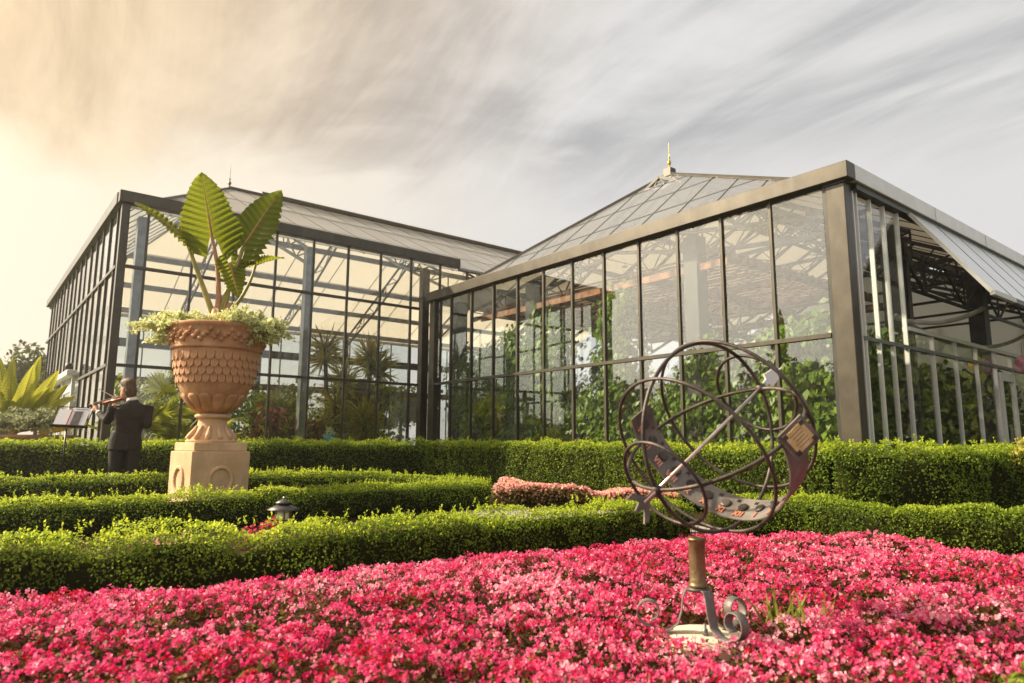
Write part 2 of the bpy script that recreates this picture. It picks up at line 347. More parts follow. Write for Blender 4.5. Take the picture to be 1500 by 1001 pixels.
class Build:
    """collects shapes for ONE part"""
    def __init__(s): s.V, s.F = [], []
    def add(s, V, F):
        n = len(s.V); s.V += [tuple(v) for v in V]; s.F += [tuple(i + n for i in f) for f in F]; return s
    def box(s, lo, hi):
        (a, b, c_), (d, e, f) = lo, hi
        return s.add([(a, b, c_), (d, b, c_), (d, e, c_), (a, e, c_), (a, b, f), (d, b, f), (d, e, f), (a, e, f)], BOXF)
    def bar(s, p, q, w, h=None, up=(0, 0, 1)):
        h = h or w; p, q = Vector(p), Vector(q); d = (q - p).normalized()
        x = d.cross(Vector(up))
        if x.length < 1e-4: x = d.cross(Vector((1, 0, 0)))
        x.normalize(); y = x.cross(d).normalized()
        V = [o + x * (w / 2 * i) + y * (h / 2 * j) for o in (p, q) for i, j in ((-1, -1), (1, -1), (1, 1), (-1, 1))]
        return s.add(V, [(0, 1, 2, 3), (4, 7, 6, 5), (0, 4, 5, 1), (1, 5, 6, 2), (2, 6, 7, 3), (3, 7, 4, 0)])
    def tube(s, pts, r, n=8, closed=False, ref=(0, 0, 1)):
        P = [Vector(p) for p in pts]; m = len(P); rr = r if hasattr(r, '__len__') else [r] * m
        V = []
        prev = None
        for i in range(m):
            a = P[(i - 1) % m] if (closed or i) else P[0]; b = P[(i + 1) % m] if (closed or i < m - 1) else P[-1]
            d = (b - a).normalized()
            if prev is None:
                x = d.cross(Vector(ref))
                if x.length < 1e-3: x = d.cross(Vector((1, 0, 0)))
            else: x = prev - d * prev.dot(d)
            x.normalize(); prev = x; y = d.cross(x)
            V += [P[i] + (x * math.cos(t) + y * math.sin(t)) * rr[i] for t in [2 * math.pi * k / n for k in range(n)]]
        F = []
        for i in range(m if closed else m - 1):
            j = (i + 1) % m
            F += [(i * n + k, i * n + (k + 1) % n, j * n + (k + 1) % n, j * n + k) for k in range(n)]
        if not closed: F += [tuple(range(n))[::-1], tuple((m - 1) * n + k for k in range(n))]
        return s.add(V, F)
    def lathe(s, prof, n=32, center=(0, 0, 0)):
        V, F = [], []
        for r, z in prof:
            V += [(center[0] + r * math.cos(2 * math.pi * k / n), center[1] + r * math.sin(2 * math.pi * k / n), center[2] + z) for k in range(n)]
        for i in range(len(prof) - 1):
            F += [(i * n + k, i * n + (k + 1) % n, (i + 1) * n + (k + 1) % n, (i + 1) * n + k) for k in range(n)]
        F += [tuple(range(n))[::-1], tuple((len(prof) - 1) * n + k for k in range(n))]
        return s.add(V, F)
    def loft(s, secs, n=14, power=2.0):
        """secs: (center, axis_x vector, axis_y vector) ellipses joined in order"""
        V, F = [], []
        for ce, ax, ay in secs:
            ce, ax, ay = Vector(ce), Vector(ax), Vector(ay)
            for k in range(n):
                t = 2 * math.pi * k / n; cc, ss = math.cos(t), math.sin(t)
                V.append(ce + ax * (math.copysign(abs(cc) ** (2 / power), cc)) + ay * (math.copysign(abs(ss) ** (2 / power), ss)))
        m = len(secs)
        for i in range(m - 1):
            F += [(i * n + k, i * n + (k + 1) % n, (i + 1) * n + (k + 1) % n, (i + 1) * n + k) for k in range(n)]
        F += [tuple(range(n))[::-1], tuple((m - 1) * n + k for k in range(n))]
        return s.add(V, F)
    def make(s, name, mat, parent=None, smooth=False, loc=None):
        return link(name, new_mesh(name, s.V, s.F, smooth), mat, parent, loc)
def bevel(o, w=0.01, seg=2):
    m = o.modifiers.new('bevel', 'BEVEL'); m.width = w; m.segments = seg; m.limit_method = 'ANGLE'; m.angle_limit = R(40)
    return o
def fuse(o, voxel):
    """turn overlapping shells into one continuous skin"""
    m = o.modifiers.new('remesh', 'REMESH'); m.mode = 'VOXEL'; m.voxel_size = voxel; m.use_smooth_shade = True
    s = o.modifiers.new('smooth', 'SMOOTH'); s.factor = 0.5; s.iterations = 3
    return o
# leaf and petal templates: base at the origin, length along +Y, face towards +Z
T_LEAF = (np.array([(0, 0, 0), (0.3, 0.45, 0.09), (0, 1, -0.05), (-0.3, 0.45, 0.09)]), np.array([(0, 1, 2, 3)]))
T_LONG = (np.array([(0, 0, 0), (0.16, 0.4, 0.04), (0, 1, -0.16), (-0.16, 0.4, 0.04)]), np.array([(0, 1, 2, 3)]))
T_BLADE = (np.array([(-0.04, 0, 0), (0.04, 0, 0), (0.035, 0.55, 0.03), (-0.035, 0.55, 0.03), (0.004, 1, -0.1), (-0.004, 1, -0.1)]), np.array([(0, 1, 2, 3), (3, 2, 4, 5)]))
def _bloom():
    V, F = [], []
    for k, (ang, ln, wd) in enumerate(((0, .62, .42), (180, .62, .42), (90, .46, .26), (270, .46, .26))):
        c0, s0 = math.cos(R(ang)), math.sin(R(ang))
        for x, y, z in ((0, .02, 0), (wd * .8, ln * .4, .12), (wd * .7, ln * .85, .28), (0, ln, .36), (-wd * .7, ln * .85, .28), (-wd * .8, ln * .4, .12)):
            V.append((x * c0 - y * s0, x * s0 + y * c0, z + (0.04 if k > 1 else 0)))
        F.append(tuple(range(6 * k, 6 * k + 6)))
    return np.array(V), np.array(F)
T_BLOOM = _bloom()
def _bloom_small():
    V, F = [], []
    for k, (ang, ln, wd) in enumerate(((20, .62, .36), (140, .60, .36), (260, .55, .34))):
        c0, s0 = math.cos(R(ang)), math.sin(R(ang))
        for x, y, z in ((0, .0, 0), (wd, ln * .6, .16), (0, ln, .34), (-wd, ln * .6, .16)):
            V.append((x * c0 - y * s0, x * s0 + y * c0, z))
        F.append(tuple(range(4 * k, 4 * k + 4)))
    return np.array(V), np.array(F)
T_BLOOM2 = _bloom_small()
def unit(a): return a / np.maximum(np.linalg.norm(a, axis=-1, keepdims=True), 1e-9)
def frames(normal, along=None):
    """rotation matrices whose Z is the normal and whose Y is close to along"""
    n = unit(normal)
    if along is None: along = rng.normal(size=n.shape)
    y = unit(along - (along * n).sum(-1, keepdims=True) * n); x = np.cross(y, n)
    return np.stack((x, y, n), axis=-1)
def scatter(tpl, pos, rot, size, tint):
    TV, TF = tpl; n = len(pos); k = len(TV)
    size = np.broadcast_to(np.asarray(size, float), (n,))
    V = np.einsum('nij,kj->nki', rot, TV) * size[:, None, None] + pos[:, None, :]
    F = (TF[None] + (np.arange(n) * k)[:, None, None]).reshape(-1, TF.shape[1])
    return V.reshape(-1, 3), F, np.repeat(tint, len(TF))
def join(*parts):
    V, F, T, off = [], [], [], 0
    for v, f, t in parts:
        V.append(v); F.append(f + off); T.append(t); off += len(v)
    return np.concatenate(V), np.concatenate(F), np.concatenate(T)
def leaf_obj(name, data, mat, parent=None):
    o = obj(name, data[0], data[1], mat, parent, tint=np.clip(data[2], 0, 1))
    return o
def vnoise(p, f, seed=0):
    """cheap smooth 3D noise in -1..1"""
    p = np.asarray(p) * f; o = np.zeros(len(p)); r = np.random.default_rng(seed)
    for k in range(5):
        d = r.normal(size=3); d /= np.linalg.norm(d)
        o += np.sin(p @ d * (1 + 0.45 * k) + r.uniform(0, 6.28) + 0.8 * np.sin(p @ np.roll(d, 1) * 1.3 + r.uniform(0, 6.28)))
    return o / 3.2
# ------------------------------------------------------------------ ground
YAW = R(38.656)
QR = Vector((4.559, 9.044, 0))     # near corner of the low greenhouse
PL = Vector((-7.761, 13.2, 0))     # near corner of the tall greenhouse
BX = Vector((math.cos(YAW), math.sin(YAW), 0)); AY = Vector((-math.sin(YAW), math.cos(YAW), 0))
def wpt(o, x, y, z=0): return o + BX * x + AY * y + Vector((0, 0, z))

gx = np.linspace(-1, 1, 61); gx = np.sign(gx) * (np.abs(gx) ** 3) * 240
GX, GY = np.meshgrid(gx, gx + 8.0)
GV = np.stack((GX, GY, np.zeros_like(GX)), -1).reshape(-1, 3)
_i = np.arange(60); _a = (_i[:, None] * 61 + _i[None]).ravel()
g = obj('ground', GV, np.stack((_a, _a + 1, _a + 62, _a + 61), -1), 'lawn'); g['kind'] = 'structure'
def sheet(name, pts, z, mat):
    o = obj(name, [(x, y, z) for x, y in pts], [tuple(range(len(pts)))], mat); o['kind'] = 'structure'; return o
sheet('garden_soil', [(-16, -3), (12, -3), (12, 9.4), (7.6, 11.5), (QR.x + 0.1, QR.y + 0.12), (-2.2, 17.4), (-7.6, 13.1), (-16, 14.5)], 0.004, 'soil')
sheet('gravel_path', [(-9, 4.2), (-3.0, 3.75), (-1.5, 4.2), (-0.4, 4.9), (0.6, 5.6), (1.35, 6.1), (1.2, 7.0), (0.2, 6.4), (-1.2, 5.6), (-3.2, 5.3), (-9, 5.4)], 0.008, 'gravel')
sheet('paved_path', [(-0.6, 8.9), (0.7, 7.6), (2.2, 7.3), (2.0, 8.6), (1.3, 9.75), (-0.3, 9.95), (-0.75, 9.6)], 0.008, 'paving')
sheet('greenhouse_floor', [tuple(wpt(PL, *p)[:2]) for p in ((0.1, 0.1), (7.1, 0.1), (24, 0.1), (24, 13.5), (0.1, 13.5))], 0.012, 'soil')
sheet('planting_floor', [tuple(wpt(QR, *p)[:2]) for p in ((0.1, 0.1), (13, 0.1), (13, 10.8), (0.1, 10.8))], 0.012, 'soil')

# ------------------------------------------------------------------ greenhouses
def clip_poly(poly, x0, x1, y0, y1):
    def cut(P, f):
        o = []
        for i in range(len(P)):
            a, b = P[i], P[(i + 1) % len(P)]; fa, fb = f(a), f(b)
            if fa >= 0: o.append(a)
            if (fa >= 0) != (fb >= 0):
                t = fa / (fa - fb); o.append((a[0] + (b[0] - a[0]) * t, a[1] + (b[1] - a[1]) * t))
        return o
    for f in (lambda p: p[0] - x0, lambda p: x1 - p[0], lambda p: p[1] - y0, lambda p: y1 - p[1]):
        poly = cut(poly, f)
        if len(poly) < 3: return []
    area = 0.5 * abs(sum(poly[i][0] * poly[(i + 1) % len(poly)][1] - poly[(i + 1) % len(poly)][0] * poly[i][1] for i in range(len(poly))))
    return poly if area > 0.01 else []
def slope(gh, O, U, Vd, poly, us, vs, mat, barmat, lift=0.0, bars=True):
    """glaze one roof slope: panes between bars, each pane an object"""
    O, U, Vd = Vector(O), Vector(U).normalized(), Vector(Vd).normalized(); N = U.cross(Vd).normalized()
    if N.z < 0: N = -N
    P3 = lambda p, h: O + U * p[0] + Vd * p[1] + N * (h + lift)
    for i in range(len(us) - 1):
        for j in range(len(vs) - 1):
            pg = clip_poly(poly, us[i] + 0.012, us[i + 1] - 0.012, vs[j] + 0.01, vs[j + 1] - 0.01)
            if not pg: continue
            k = len(pg); V = [P3(p, 0.0) for p in pg] + [P3(p, 0.008) for p in pg]
            F = [tuple(range(k))[::-1], tuple(range(k, 2 * k))] + [(a, (a + 1) % k, k + (a + 1) % k, k + a) for a in range(k)]
            obj('roof_pane', V, F, mat, gh)
    if not bars: return
    def seg(line_u=None, line_v=None):
        pts = []
        for a, b in zip(poly, poly[1:] + poly[:1]):
            ia, ib = (a[0] - line_u, b[0] - line_u) if line_u is not None else (a[1] - line_v, b[1] - line_v)
            if ia * ib < 0:
                t = ia / (ia - ib); pts.append((a[0] + (b[0] - a[0]) * t, a[1] + (b[1] - a[1]) * t))
        return pts if len(pts) == 2 else None
    for u in us[1:-1]:
        s = seg(line_u=u)
        if s: Build().bar(P3(s[0], 0.0), P3(s[1], 0.0), 0.022, 0.03, up=N).make('glazing_bar', barmat, gh)
    for v in vs[1:-1]:
        s = seg(line_v=v)
        if s: Build().bar(P3(s[0], 0.001), P3(s[1], 0.001), 0.02, 0.024, up=N).make('purlin', barmat, gh)
def finial(gh, p, h, mat):
    b = Build(); s = h
    prof = [(0.10, 0), (0.10, 0.03), (0.045, 0.05), (0.03, 0.09), (0.06, 0.13), (0.085, 0.18), (0.06, 0.235), (0.028, 0.26), (0.022, 0.30), (0.05, 0.33), (0.022, 0.36), (0.012, 0.42), (0.010, 0.7), (0.002, 0.9)]
    b.lathe([(r * s * 0.72, z * s) for r, z in prof], 14, p); b.make('finial', mat, gh, True)

# ---- tall greenhouse on the left
GL = thing('greenhouse', 'tall glass greenhouse with bronze frame and cream roof behind the terracotta urn', 'greenhouse', PL, YAW)
LX, LY, Z1, Z2, ZE = 24.0, 13.6, 2.4, 4.37, 5.88
mx = [0.46 + 0.877 * i for i in range(10)]           # mullion centres on the front
cols = [0.10] + mx
def upright(gh, x, y, z0, z1, mat, w=0.045, d=0.06): return box('mullion', (x - w / 2, y - d / 2, z0), (x + w / 2, y + d / 2, z1), mat, gh, True)
def panes_x(gh, xs, y, zs, mat='glass', skip=()):
    for i in range(len(xs) - 1):
        for j in range(len(zs) - 1):
            if (i, j) in skip: continue
            box('pane', (xs[i] + 0.018, y - 0.004, zs[j] + 0.02), (xs[i + 1] - 0.018, y + 0.004, zs[j + 1] - 0.02), mat, gh, True).rotation_euler = (random.gauss(0, .0022), 0, random.gauss(0, .003))
def panes_y(gh, ys, x, zs, mat='glass', skip=()):
    for i in range(len(ys) - 1):
        for j in range(len(zs) - 1):
            if (i, j) in skip: continue
            box('pane', (x - 0.004, ys[i] + 0.018, zs[j] + 0.02), (x + 0.004, ys[i + 1] - 0.018, zs[j + 1] - 0.02), mat, gh, True).rotation_euler = (0, random.gauss(0, .0022), random.gauss(0, .003))
bevel(box('corner_post', (-0.03, -0.03, 0), (0.12, 0.12, 5.64), 'frame', GL), 0.008)
ZB = 5.645
for x in mx:
    upright(GL, x, 0.0, 0 if x < 6.8 else 4.45, ZB, 'frame')
xs_front = [0.12] + mx
panes_x(GL, xs_front, 0.0, [0.25, Z1, Z2, ZB], skip={(i, j) for i in (8, 9) for j in (0, 1)})
for z in (Z1, Z2):
    box('rail', (0.121, -0.042, z - 0.03), (6.86, 0.035, z + 0.03), 'frame', GL)
box('sill', (0.13, -0.06, 0), (6.86, 0.06, 0.25), 'frame', GL)
bevel(box('fascia', (-0.10, -0.12, ZB), (8.05, 0.10, ZE), 'frame', GL), 0.008)
box('gutter', (8.06, -0.06, ZB - 0.05), (LX, 0.05, ZB + 0.012), 'greysteel', GL)
ys_side = [0.12] + [0.46 + 0.877 * i for i in range(16) if 0.46 + 0.877 * i < 13.5]
for y in ys_side[1:]:
    upright(GL, 0.0, y, 2.62 if 4.7 < y < 8.2 else 0, ZB, 'frame', 0.06, 0.045)
portal = {(i, 0) for i in range(len(ys_side) - 1) if ys_side[i] > 4.4 and ys_side[i + 1] < 8.6}
panes_y(GL, ys_side, 0.0, [0.25, Z1, Z2, ZB], skip=portal)
box('rail', (-0.042, 0.121, Z2 - 0.03), (0.035, LY, Z2 + 0.03), 'frame', GL)
box('rail', (-0.042, 0.121, Z1 - 0.03), (0.035, 4.3, Z1 + 0.03), 'frame', GL)
box('rail', (-0.042, 8.6, Z1 - 0.03), (0.035, LY, Z1 + 0.03), 'frame', GL)
box('sill', (-0.06, 0.13, 0), (0.06, 4.3, 0.25), 'frame', GL)
box('sill', (-0.06, 8.6, 0), (0.06, LY, 0.25), 'frame', GL)
bevel(box('fascia', (-0.12, 0.101, ZB), (0.10, LY, ZE), 'frame', GL), 0.008)
# entrance portal on the side wall
bevel(box('door_canopy', (-0.26, 4.2, 2.50), (-0.045, 8.9, 2.64), 'trim_and_sheen', GL), 0.015)
for y in (4.45, 6.45, 8.45):
    box('door_post', (-0.12, y - 0.07, 0), (-0.046, y + 0.07, 2.459), 'trim_and_sheen', GL)
for y0 in (4.55, 6.55):
    d = Build().box((-0.09, y0, 0.05), (-0.05, y0 + 0.12, 2.3)).box((-0.09, y0 + 1.66, 0.05), (-0.05, y0 + 1.78, 2.3)).box((-0.09, y0 + 0.12, 2.15), (-0.05, y0 + 1.66, 2.3)).box((-0.09, y0 + 0.12, 0.05), (-0.05, y0 + 1.66, 0.3)).make('door', 'trim_and_sheen', GL)
    box('pane', (-0.075, y0 + 0.122, 0.302), (-0.067, y0 + 1.658, 2.148), 'glass', d)
Build().lathe([(0.06, 0), (0.09, 0.05), (0.09, 0.16), (0.03, 0.2)], 12, (-0.17, 4.7, 2.641)).make('door_lamp', 'steel', GL, True)
# columns and inner frame
for x in (0.42, 4.0, 7.2, 11.0, 15, 19):
    for y in (0.32, 13.2):
        box('column', (x - 0.10, y - 0.10, 0.013), (x + 0.10, y + 0.10, 5.5), 'greysteel' if x < 5 else 'frame', GL, True)
def truss(gh, x, ylen, zfoot, zapex, yapex, mat, depth=0.55, n=7, tie=None):
    """lattice truss across the house, following both slopes"""
    b = Build()
    for y0, y1 in ((0.25, yapex), (ylen - 0.25, yapex)):
        P = [Vector((x, y0 + (y1 - y0) * t, zfoot - 0.1 + (zapex - zfoot - 0.05) * t)) for t in np.linspace(0, 1, n + 1)]
        Q = [Vector((x, p.y, p.z - depth * (1 - 0.35 * abs(2 * i / n - 1)))) for i, p in enumerate(P)]
        for L in (P, Q):
            for i in range(n): b.bar(L[i], L[i + 1], 0.055, 0.07)
        for i in range(n):
            b.bar(P[i], Q[i + 1], 0.028); b.bar(Q[i], P[i + 1] if i % 2 else P[i], 0.028)
            b.bar((P[i] + P[i + 1]) / 2, Q[i + 1], 0.024)
    if tie is not None: b.bar((x, 0.25, tie), (x, ylen - 0.25, tie), 0.05, 0.06)
    return b.make('truss', mat, gh)
for x in (4.0, 7.9, 11.0, 15, 19): truss(GL, x, LY, 5.55, 8.91, 6.8, 'greysteel' if x < 9 else 'frame')
# beams that run the length of the house under the far slope
for k, (y, z) in enumerate(((8.3, 7.95), (9.9, 7.1), (11.4, 6.4), (12.7, 5.75), (6.8, 8.6), (3.3, 6.9))):
    box('roof_beam', (2.8 if k > 3 else 1.6, y - 0.05, z - 0.16), (LX, y + 0.05, z + 0.02), 'greysteel', GL)
box('roof_beam', (0.3, 13.3, 4.45), (LX, 13.5, 4.75), 'frame', GL)
box('roof_beam', (0.3, 13.25, 3.1), (LX, 13.45, 3.35), 'rail', GL)
# far wall
for i in range(22):
    upright(GL, 0.9 + 1.05 * i, LY, 0, ZB, 'framedark')
panes_x(GL, [0.2] + [0.9 + 1.05 * i for i in range(22)], LY, [0.9, 3.0, ZB])
box('rear_wall', (0.2, LY - 0.12, 0.013), (LX, LY - 0.03, 0.9), 'rail', GL)
box('fascia', (-0.12, LY + 0.001, ZB), (LX, LY + 0.12, ZE), 'frame', GL)
# roof
ZF, AP = 5.56, Vector((3.85, 6.8, 8.91))
fl = math.hypot(6.8, AP.z - ZF)
fpoly = [(0.05, 0), (LX, 0), (LX, fl), (3.85, fl)]
slope(GL, (0, 0, ZF), (1, 0, 0), (0, 6.8, AP.z - ZF), fpoly, [0.877 * i for i in range(28)], [0, fl * 0.34, fl * 0.67, fl], 'washclear', 'framedark')
slope(GL, (0, LY, ZF), (1, 0, 0), (0, -6.8, AP.z - ZF), fpoly, [1.754 * i for i in range(15)], [0, fl * 0.5, fl], 'washed', 'greysteel')
sl = math.hypot(3.85, AP.z - ZF)
slope(GL, (0, 0, ZF), (0, 1, 0), (3.85, 0, AP.z - ZF), [(0.05, 0), (LY - 0.05, 0), (6.8, sl)], [0.877 * i for i in range(17)], [0, sl * 0.34, sl * 0.67, sl], 'washclear', 'framedark')
for y in (0, LY): Build().bar((0, y, ZF + 0.03), AP + Vector((0, 0, 0.03)), 0.07, 0.06).make('hip_bar', 'frame', GL)
Build().bar(AP + Vector((0, 0, 0.04)), (LX, 6.8, 8.95), 0.12, 0.08).make('ridge_cap', 'frame', GL)
# ridge vent strip standing a little proud of the front slope
vd = Vector((0, -6.8, -(AP.z - ZF))).normalized(); vn = Vector((0, -(AP.z - ZF), 6.8)).normalized()
for k in range(11):
    x0 = 4.6 + k * 1.75
    o0 = Vector((0, 6.75, 8.91)) + vn * 0.13; o1 = o0 + vd * 0.85 + vn * 0.05
    V = [(x0, o0.y, o0.z), (x0 + 1.73, o0.y, o0.z), (x0 + 1.73, o1.y, o1.z), (x0, o1.y, o1.z)]
    V += [(a, b + vn.y * 0.03, c2 + vn.z * 0.03) for a, b, c2 in V]
    v = obj('ridge_vent', V, BOXF, 'washclear', GL)
    Build().bar((x0, o1.y, o1.z), (x0 + 1.73, o1.y, o1.z), 0.06, 0.07).make('vent_edge', 'frame', v)
finial(GL, (AP.x, AP.y, AP.z + 0.02), 0.92, 'bronze')

# ---- low greenhouse on the right
GR = thing('greenhouse', 'low glass greenhouse with gilded roof finial and open vent flaps beyond the sundial', 'greenhouse', QR, YAW)
RX, RY, ZT, ZTB = 13.0, 10.78, 4.76, 4.525
cp = bevel(box('corner_post', (0, 0, 0), (0.20, 0.27, ZTB - 0.03), 'frame', GR), 0.012)
box('drip_edge', (-0.02, -0.02, ZTB - 0.029), (0.22, 0.29, ZTB - 0.001), 'framedark', GR)
ym = [0.30] + [0.285 + 0.86 * i for i in range(1, 12)]
for y in ym[1:]:
    upright(GR, 0.05, y, 0, ZTB, 'frame', 0.07, 0.045)
upright(GR, 0.05, 0.295, 0, ZTB, 'framedark', 0.07, 0.05)
ys_r = [0.32] + ym[1:] + [10.42]
panes_y(GR, ys_r, 0.05, [0.25, Z1, ZTB])
box('rail', (0.0, 0.321, Z1 - 0.03), (0.09, 10.42, Z1 + 0.03), 'frame', GR)
box('sill', (-0.02, 0.33, 0), (0.11, 10.42, 0.25), 'frame', GR)
bevel(box('corner_post', (-0.02, 10.42, 0), (0.22, 10.66, ZTB - 0.001), 'frame', GR), 0.01)
bevel(box('fascia', (-0.10, -0.10, ZTB), (0.14, 10.72, ZT), 'frame', GR), 0.01)
bevel(box('fascia', (0.142, -0.10, ZTB), (RX, 0.12, ZT), 'trim_and_sheen', GR), 0.01)  # white colour stands in for sky reflected on this fascia
for x in (2.9, 5.2, 7.4):
    box('seam', (x - 0.004, -0.103, ZTB + 0.004), (x + 0.004, -0.101, ZT - 0.004), 'greysteel', GR)
# front wall with pale aluminium bars
xb = [0.26, 0.37, 0.80, 1.24, 1.72, 2.67, 3.60, 4.55, 5.48, 6.35, 7.3, 8.25, 9.2, 10.15, 11.1, 12.05]
for i, x in enumerate(xb):
    upright(GR, x, 0.04, 0, 4.43 if x < 1.9 else 2.63, 'alu', 0.03, 0.06)
panes_x(GR, xb[1:5], 0.04, [0.2, 2.35, 4.43])
panes_x(GR, xb[4:9], 0.04, [0.2, 2.35, 2.6])
panes_x(GR, xb[9:], 0.04, [0.2, 2.35, 2.6])
box('rail', (0.27, 0.005, 2.33), (RX, 0.075, 2.38), 'greysteel', GR)
box('rail', (1.74, -0.01, 2.61), (RX, 0.09, 2.67), 'alu', GR)
box('sill', (0.23, -0.02, 0), (RX, 0.10, 0.20), 'frame', GR)
box('vent_head', (0.24, -0.06, 4.435), (RX, 0.08, 4.52), 'framedark', GR)
# glazed door at the far end of that wall
dr = Build().box((5.52, -0.03, 0.05), (5.62, 0.03, 2.25)).box((6.20, -0.03, 0.05), (6.31, 0.03, 2.25)).box((5.62, -0.03, 2.1), (6.20, 0.03, 2.25)).box((5.62, -0.03, 0.05), (6.20, 0.03, 0.3)).make('door', 'trim_and_sheen', GR)
box('pane', (5.622, -0.004, 0.302), (6.198, 0.004, 2.098), 'glass', dr)
Build().bar((5.66, -0.07, 1.0), (5.66, -0.07, 1.3), 0.025).bar((5.66, -0.07, 1.02), (5.66, -0.031, 1.02), 0.02).bar((5.66, -0.07, 1.28), (5.66, -0.031, 1.28), 0.02).make('handle', 'greysteel', dr)
# open awning vent: flaps hinged under the fascia
for k in range(9):
    x0, x1 = 1.93 + k * 0.95, 1.93 + (k + 1) * 0.95 - 0.012
    h0, h1 = Vector((0, -0.07, 4.44)), Vector((0, -1.05, 3.04))
    N = Vector((0, -(4.44 - 3.04), 0.98)).normalized()
    V = [(x, h.y + N.y * t, h.z + N.z * t) for t in (0, 0.02) for x, h in ((x0, h0), (x1, h0), (x1, h1), (x0, h1))]
    fl_ = obj('vent_flap', V, BOXF, 'ventglass', GR)
    fr = Build()
    fr.bar((x0, h1.y, h1.z), (x1, h1.y, h1.z), 0.06, 0.07)
    fr.bar((x0 + 0.012, h0.y, h0.z), (x0 + 0.012, h1.y, h1.z), 0.05 if k == 0 else 0.022, 0.05, up=N)
    fr.make('flap_frame', 'trim_and_sheen' if k == 0 else 'greysteel', fl_)
# inner structure
for x, y in ((2.75, 0.55), (6.6, 0.55), (10.4, 0.55), (0.55, 2.9), (0.55, 7.2), (5.2, 6.2), (0.6, 10.2)):
    box('column', (x - 0.14, y - 0.14, 0.013), (x + 0.14, y + 0.14, 4.5), 'steel', GR, True)
Build().tube([(2.98, 0.42, 0.02), (2.98, 0.42, 4.4)], 0.035, 10).make('downpipe', 'greysteel', GR, True)
for x in (2.75, 4.7, 6.6, 8.5, 10.4, 12.3): truss(GR, x, RY, 4.5, 7.11, 5.39, 'steel', 0.7, 8, 4.28)
for x in (1.2,): truss(GR, x, RY, 4.5, 5.3, 5.39, 'steel', 0.4, 7, 4.2)
for y, z in ((1.2, 4.75), (2.6, 5.45), (4.0, 6.2), (6.8, 6.2), (8.2, 5.5), (9.5, 4.85)):
    box('roof_beam', (1.3 if z < 5 else 2.6, y - 0.045, z - 0.12), (RX, y + 0.045, z), 'steel', GR)
b = Build()
for y0 in (0.5, 5.4):
    for k in range(6):
        x0 = 1.0 + k * 1.9
        b.bar((x0, y0, 4.2), (x0 + 0.95, y0, 3.55), 0.035); b.bar((x0 + 0.95, y0, 3.55), (x0 + 1.9, y0, 4.2), 0.035)
        b.bar((x0 + 0.95, y0, 3.55), (x0 + 0.95, y0, 4.25), 0.03)
    b.bar((1.0, y0, 3.55), (12.4, y0, 3.55), 0.05)
b.make('lattice_girder', 'steel', GR)
# brown timber lath ceiling
lc = Build()
for y in (2.3, 4.2, 6.1, 7.6, 9.0): lc.box((0.5, y - 0.04, 3.98), (6.2, y + 0.04, 4.12))
for x in (0.5, 2.4, 4.3, 6.2): lc.box((x - 0.04, 2.2, 3.86), (x + 0.04, 9.1, 3.979))
lc = lc.make('lath_frame', 'lath', GR)
for k in range(28):
    x = 0.56 + k * 0.2
    box('slat', (x, 2.25, 4.121), (x + 0.045, 9.05, 4.15), 'lath', lc, True)
# bent conduits hanging under the vent
def catenary(p, q, sag, n=18):
    p, q = Vector(p), Vector(q)
    return [p.lerp(q, t) - Vector((0, 0, sag * 4 * t * (1 - t))) for t in np.linspace(0, 1, n)]
Build().tube(catenary((1.75, 0.25, 2.86), (3.2, -0.55, 3.05), 0.16), 0.035, 8).make('conduit', 'hose', GR, True)
Build().tube(catenary((2.2, 0.35, 2.95), (7.0, -0.2, 3.15), 0.42), 0.035, 8).make('conduit', 'hose', GR, True)
# roof
ZF2, AP2 = 4.5, Vector((3.13, 5.39, 7.11))
sl = math.hypot(3.13, AP2.z - ZF2); fl = math.hypot(5.39, AP2.z - ZF2)
slope(GR, (0.08, 0, ZF2), (0, 1, 0), (3.05, 0, AP2.z - ZF2), [(0.05, 0), (RY - 0.05, 0), (5.39, sl)], [0.86 * i for i in range(14)], [0, sl * 0.36, sl * 0.60, sl * 0.82, sl], 'sky_tinted', 'framedark')
rp = [(0.05, 0), (RX, 0), (RX, fl), (3.13, fl)]
slope(GR, (0, 0.08, ZF2), (1, 0, 0), (0, 5.31, AP2.z - ZF2), rp, [0.95 * i for i in range(15)], [0, fl * 0.5, fl], 'shade', 'framedark')
slope(GR, (0, RY, ZF2), (1, 0, 0), (0, -5.39, AP2.z - ZF2), rp, [1.9 * i for i in range(8)], [0, fl * 0.5, fl], 'shade', 'steel')
for y in (0.05, RY): Build().bar((0.08, y, ZF2 + 0.03), AP2 + Vector((0, 0, 0.03)), 0.06, 0.06).make('hip_bar', 'frame', GR)
Build().bar(AP2 + Vector((0, 0, 0.04)), (RX, 5.39, 7.15), 0.12, 0.09).make('ridge_cap', 'frame', GR)
Build().box((AP2.x - 0.10, AP2.y - 0.10, AP2.z - 0.05), (AP2.x + 0.10, AP2.y + 0.10, AP2.z + 0.14)).make('finial_base', 'frame', GR)
finial(GR, (AP2.x, AP2.y, AP2.z + 0.141), 0.82, 'gold')
# end wall of the low house, far right
box('end_wall', (RX, 0.13, 0), (RX + 0.12, RY, 1.1), 'rail', GR)
for i in range(11): upright(GR, RX + 0.05, 0.5 + i, 1.1, 4.5, 'framedark')

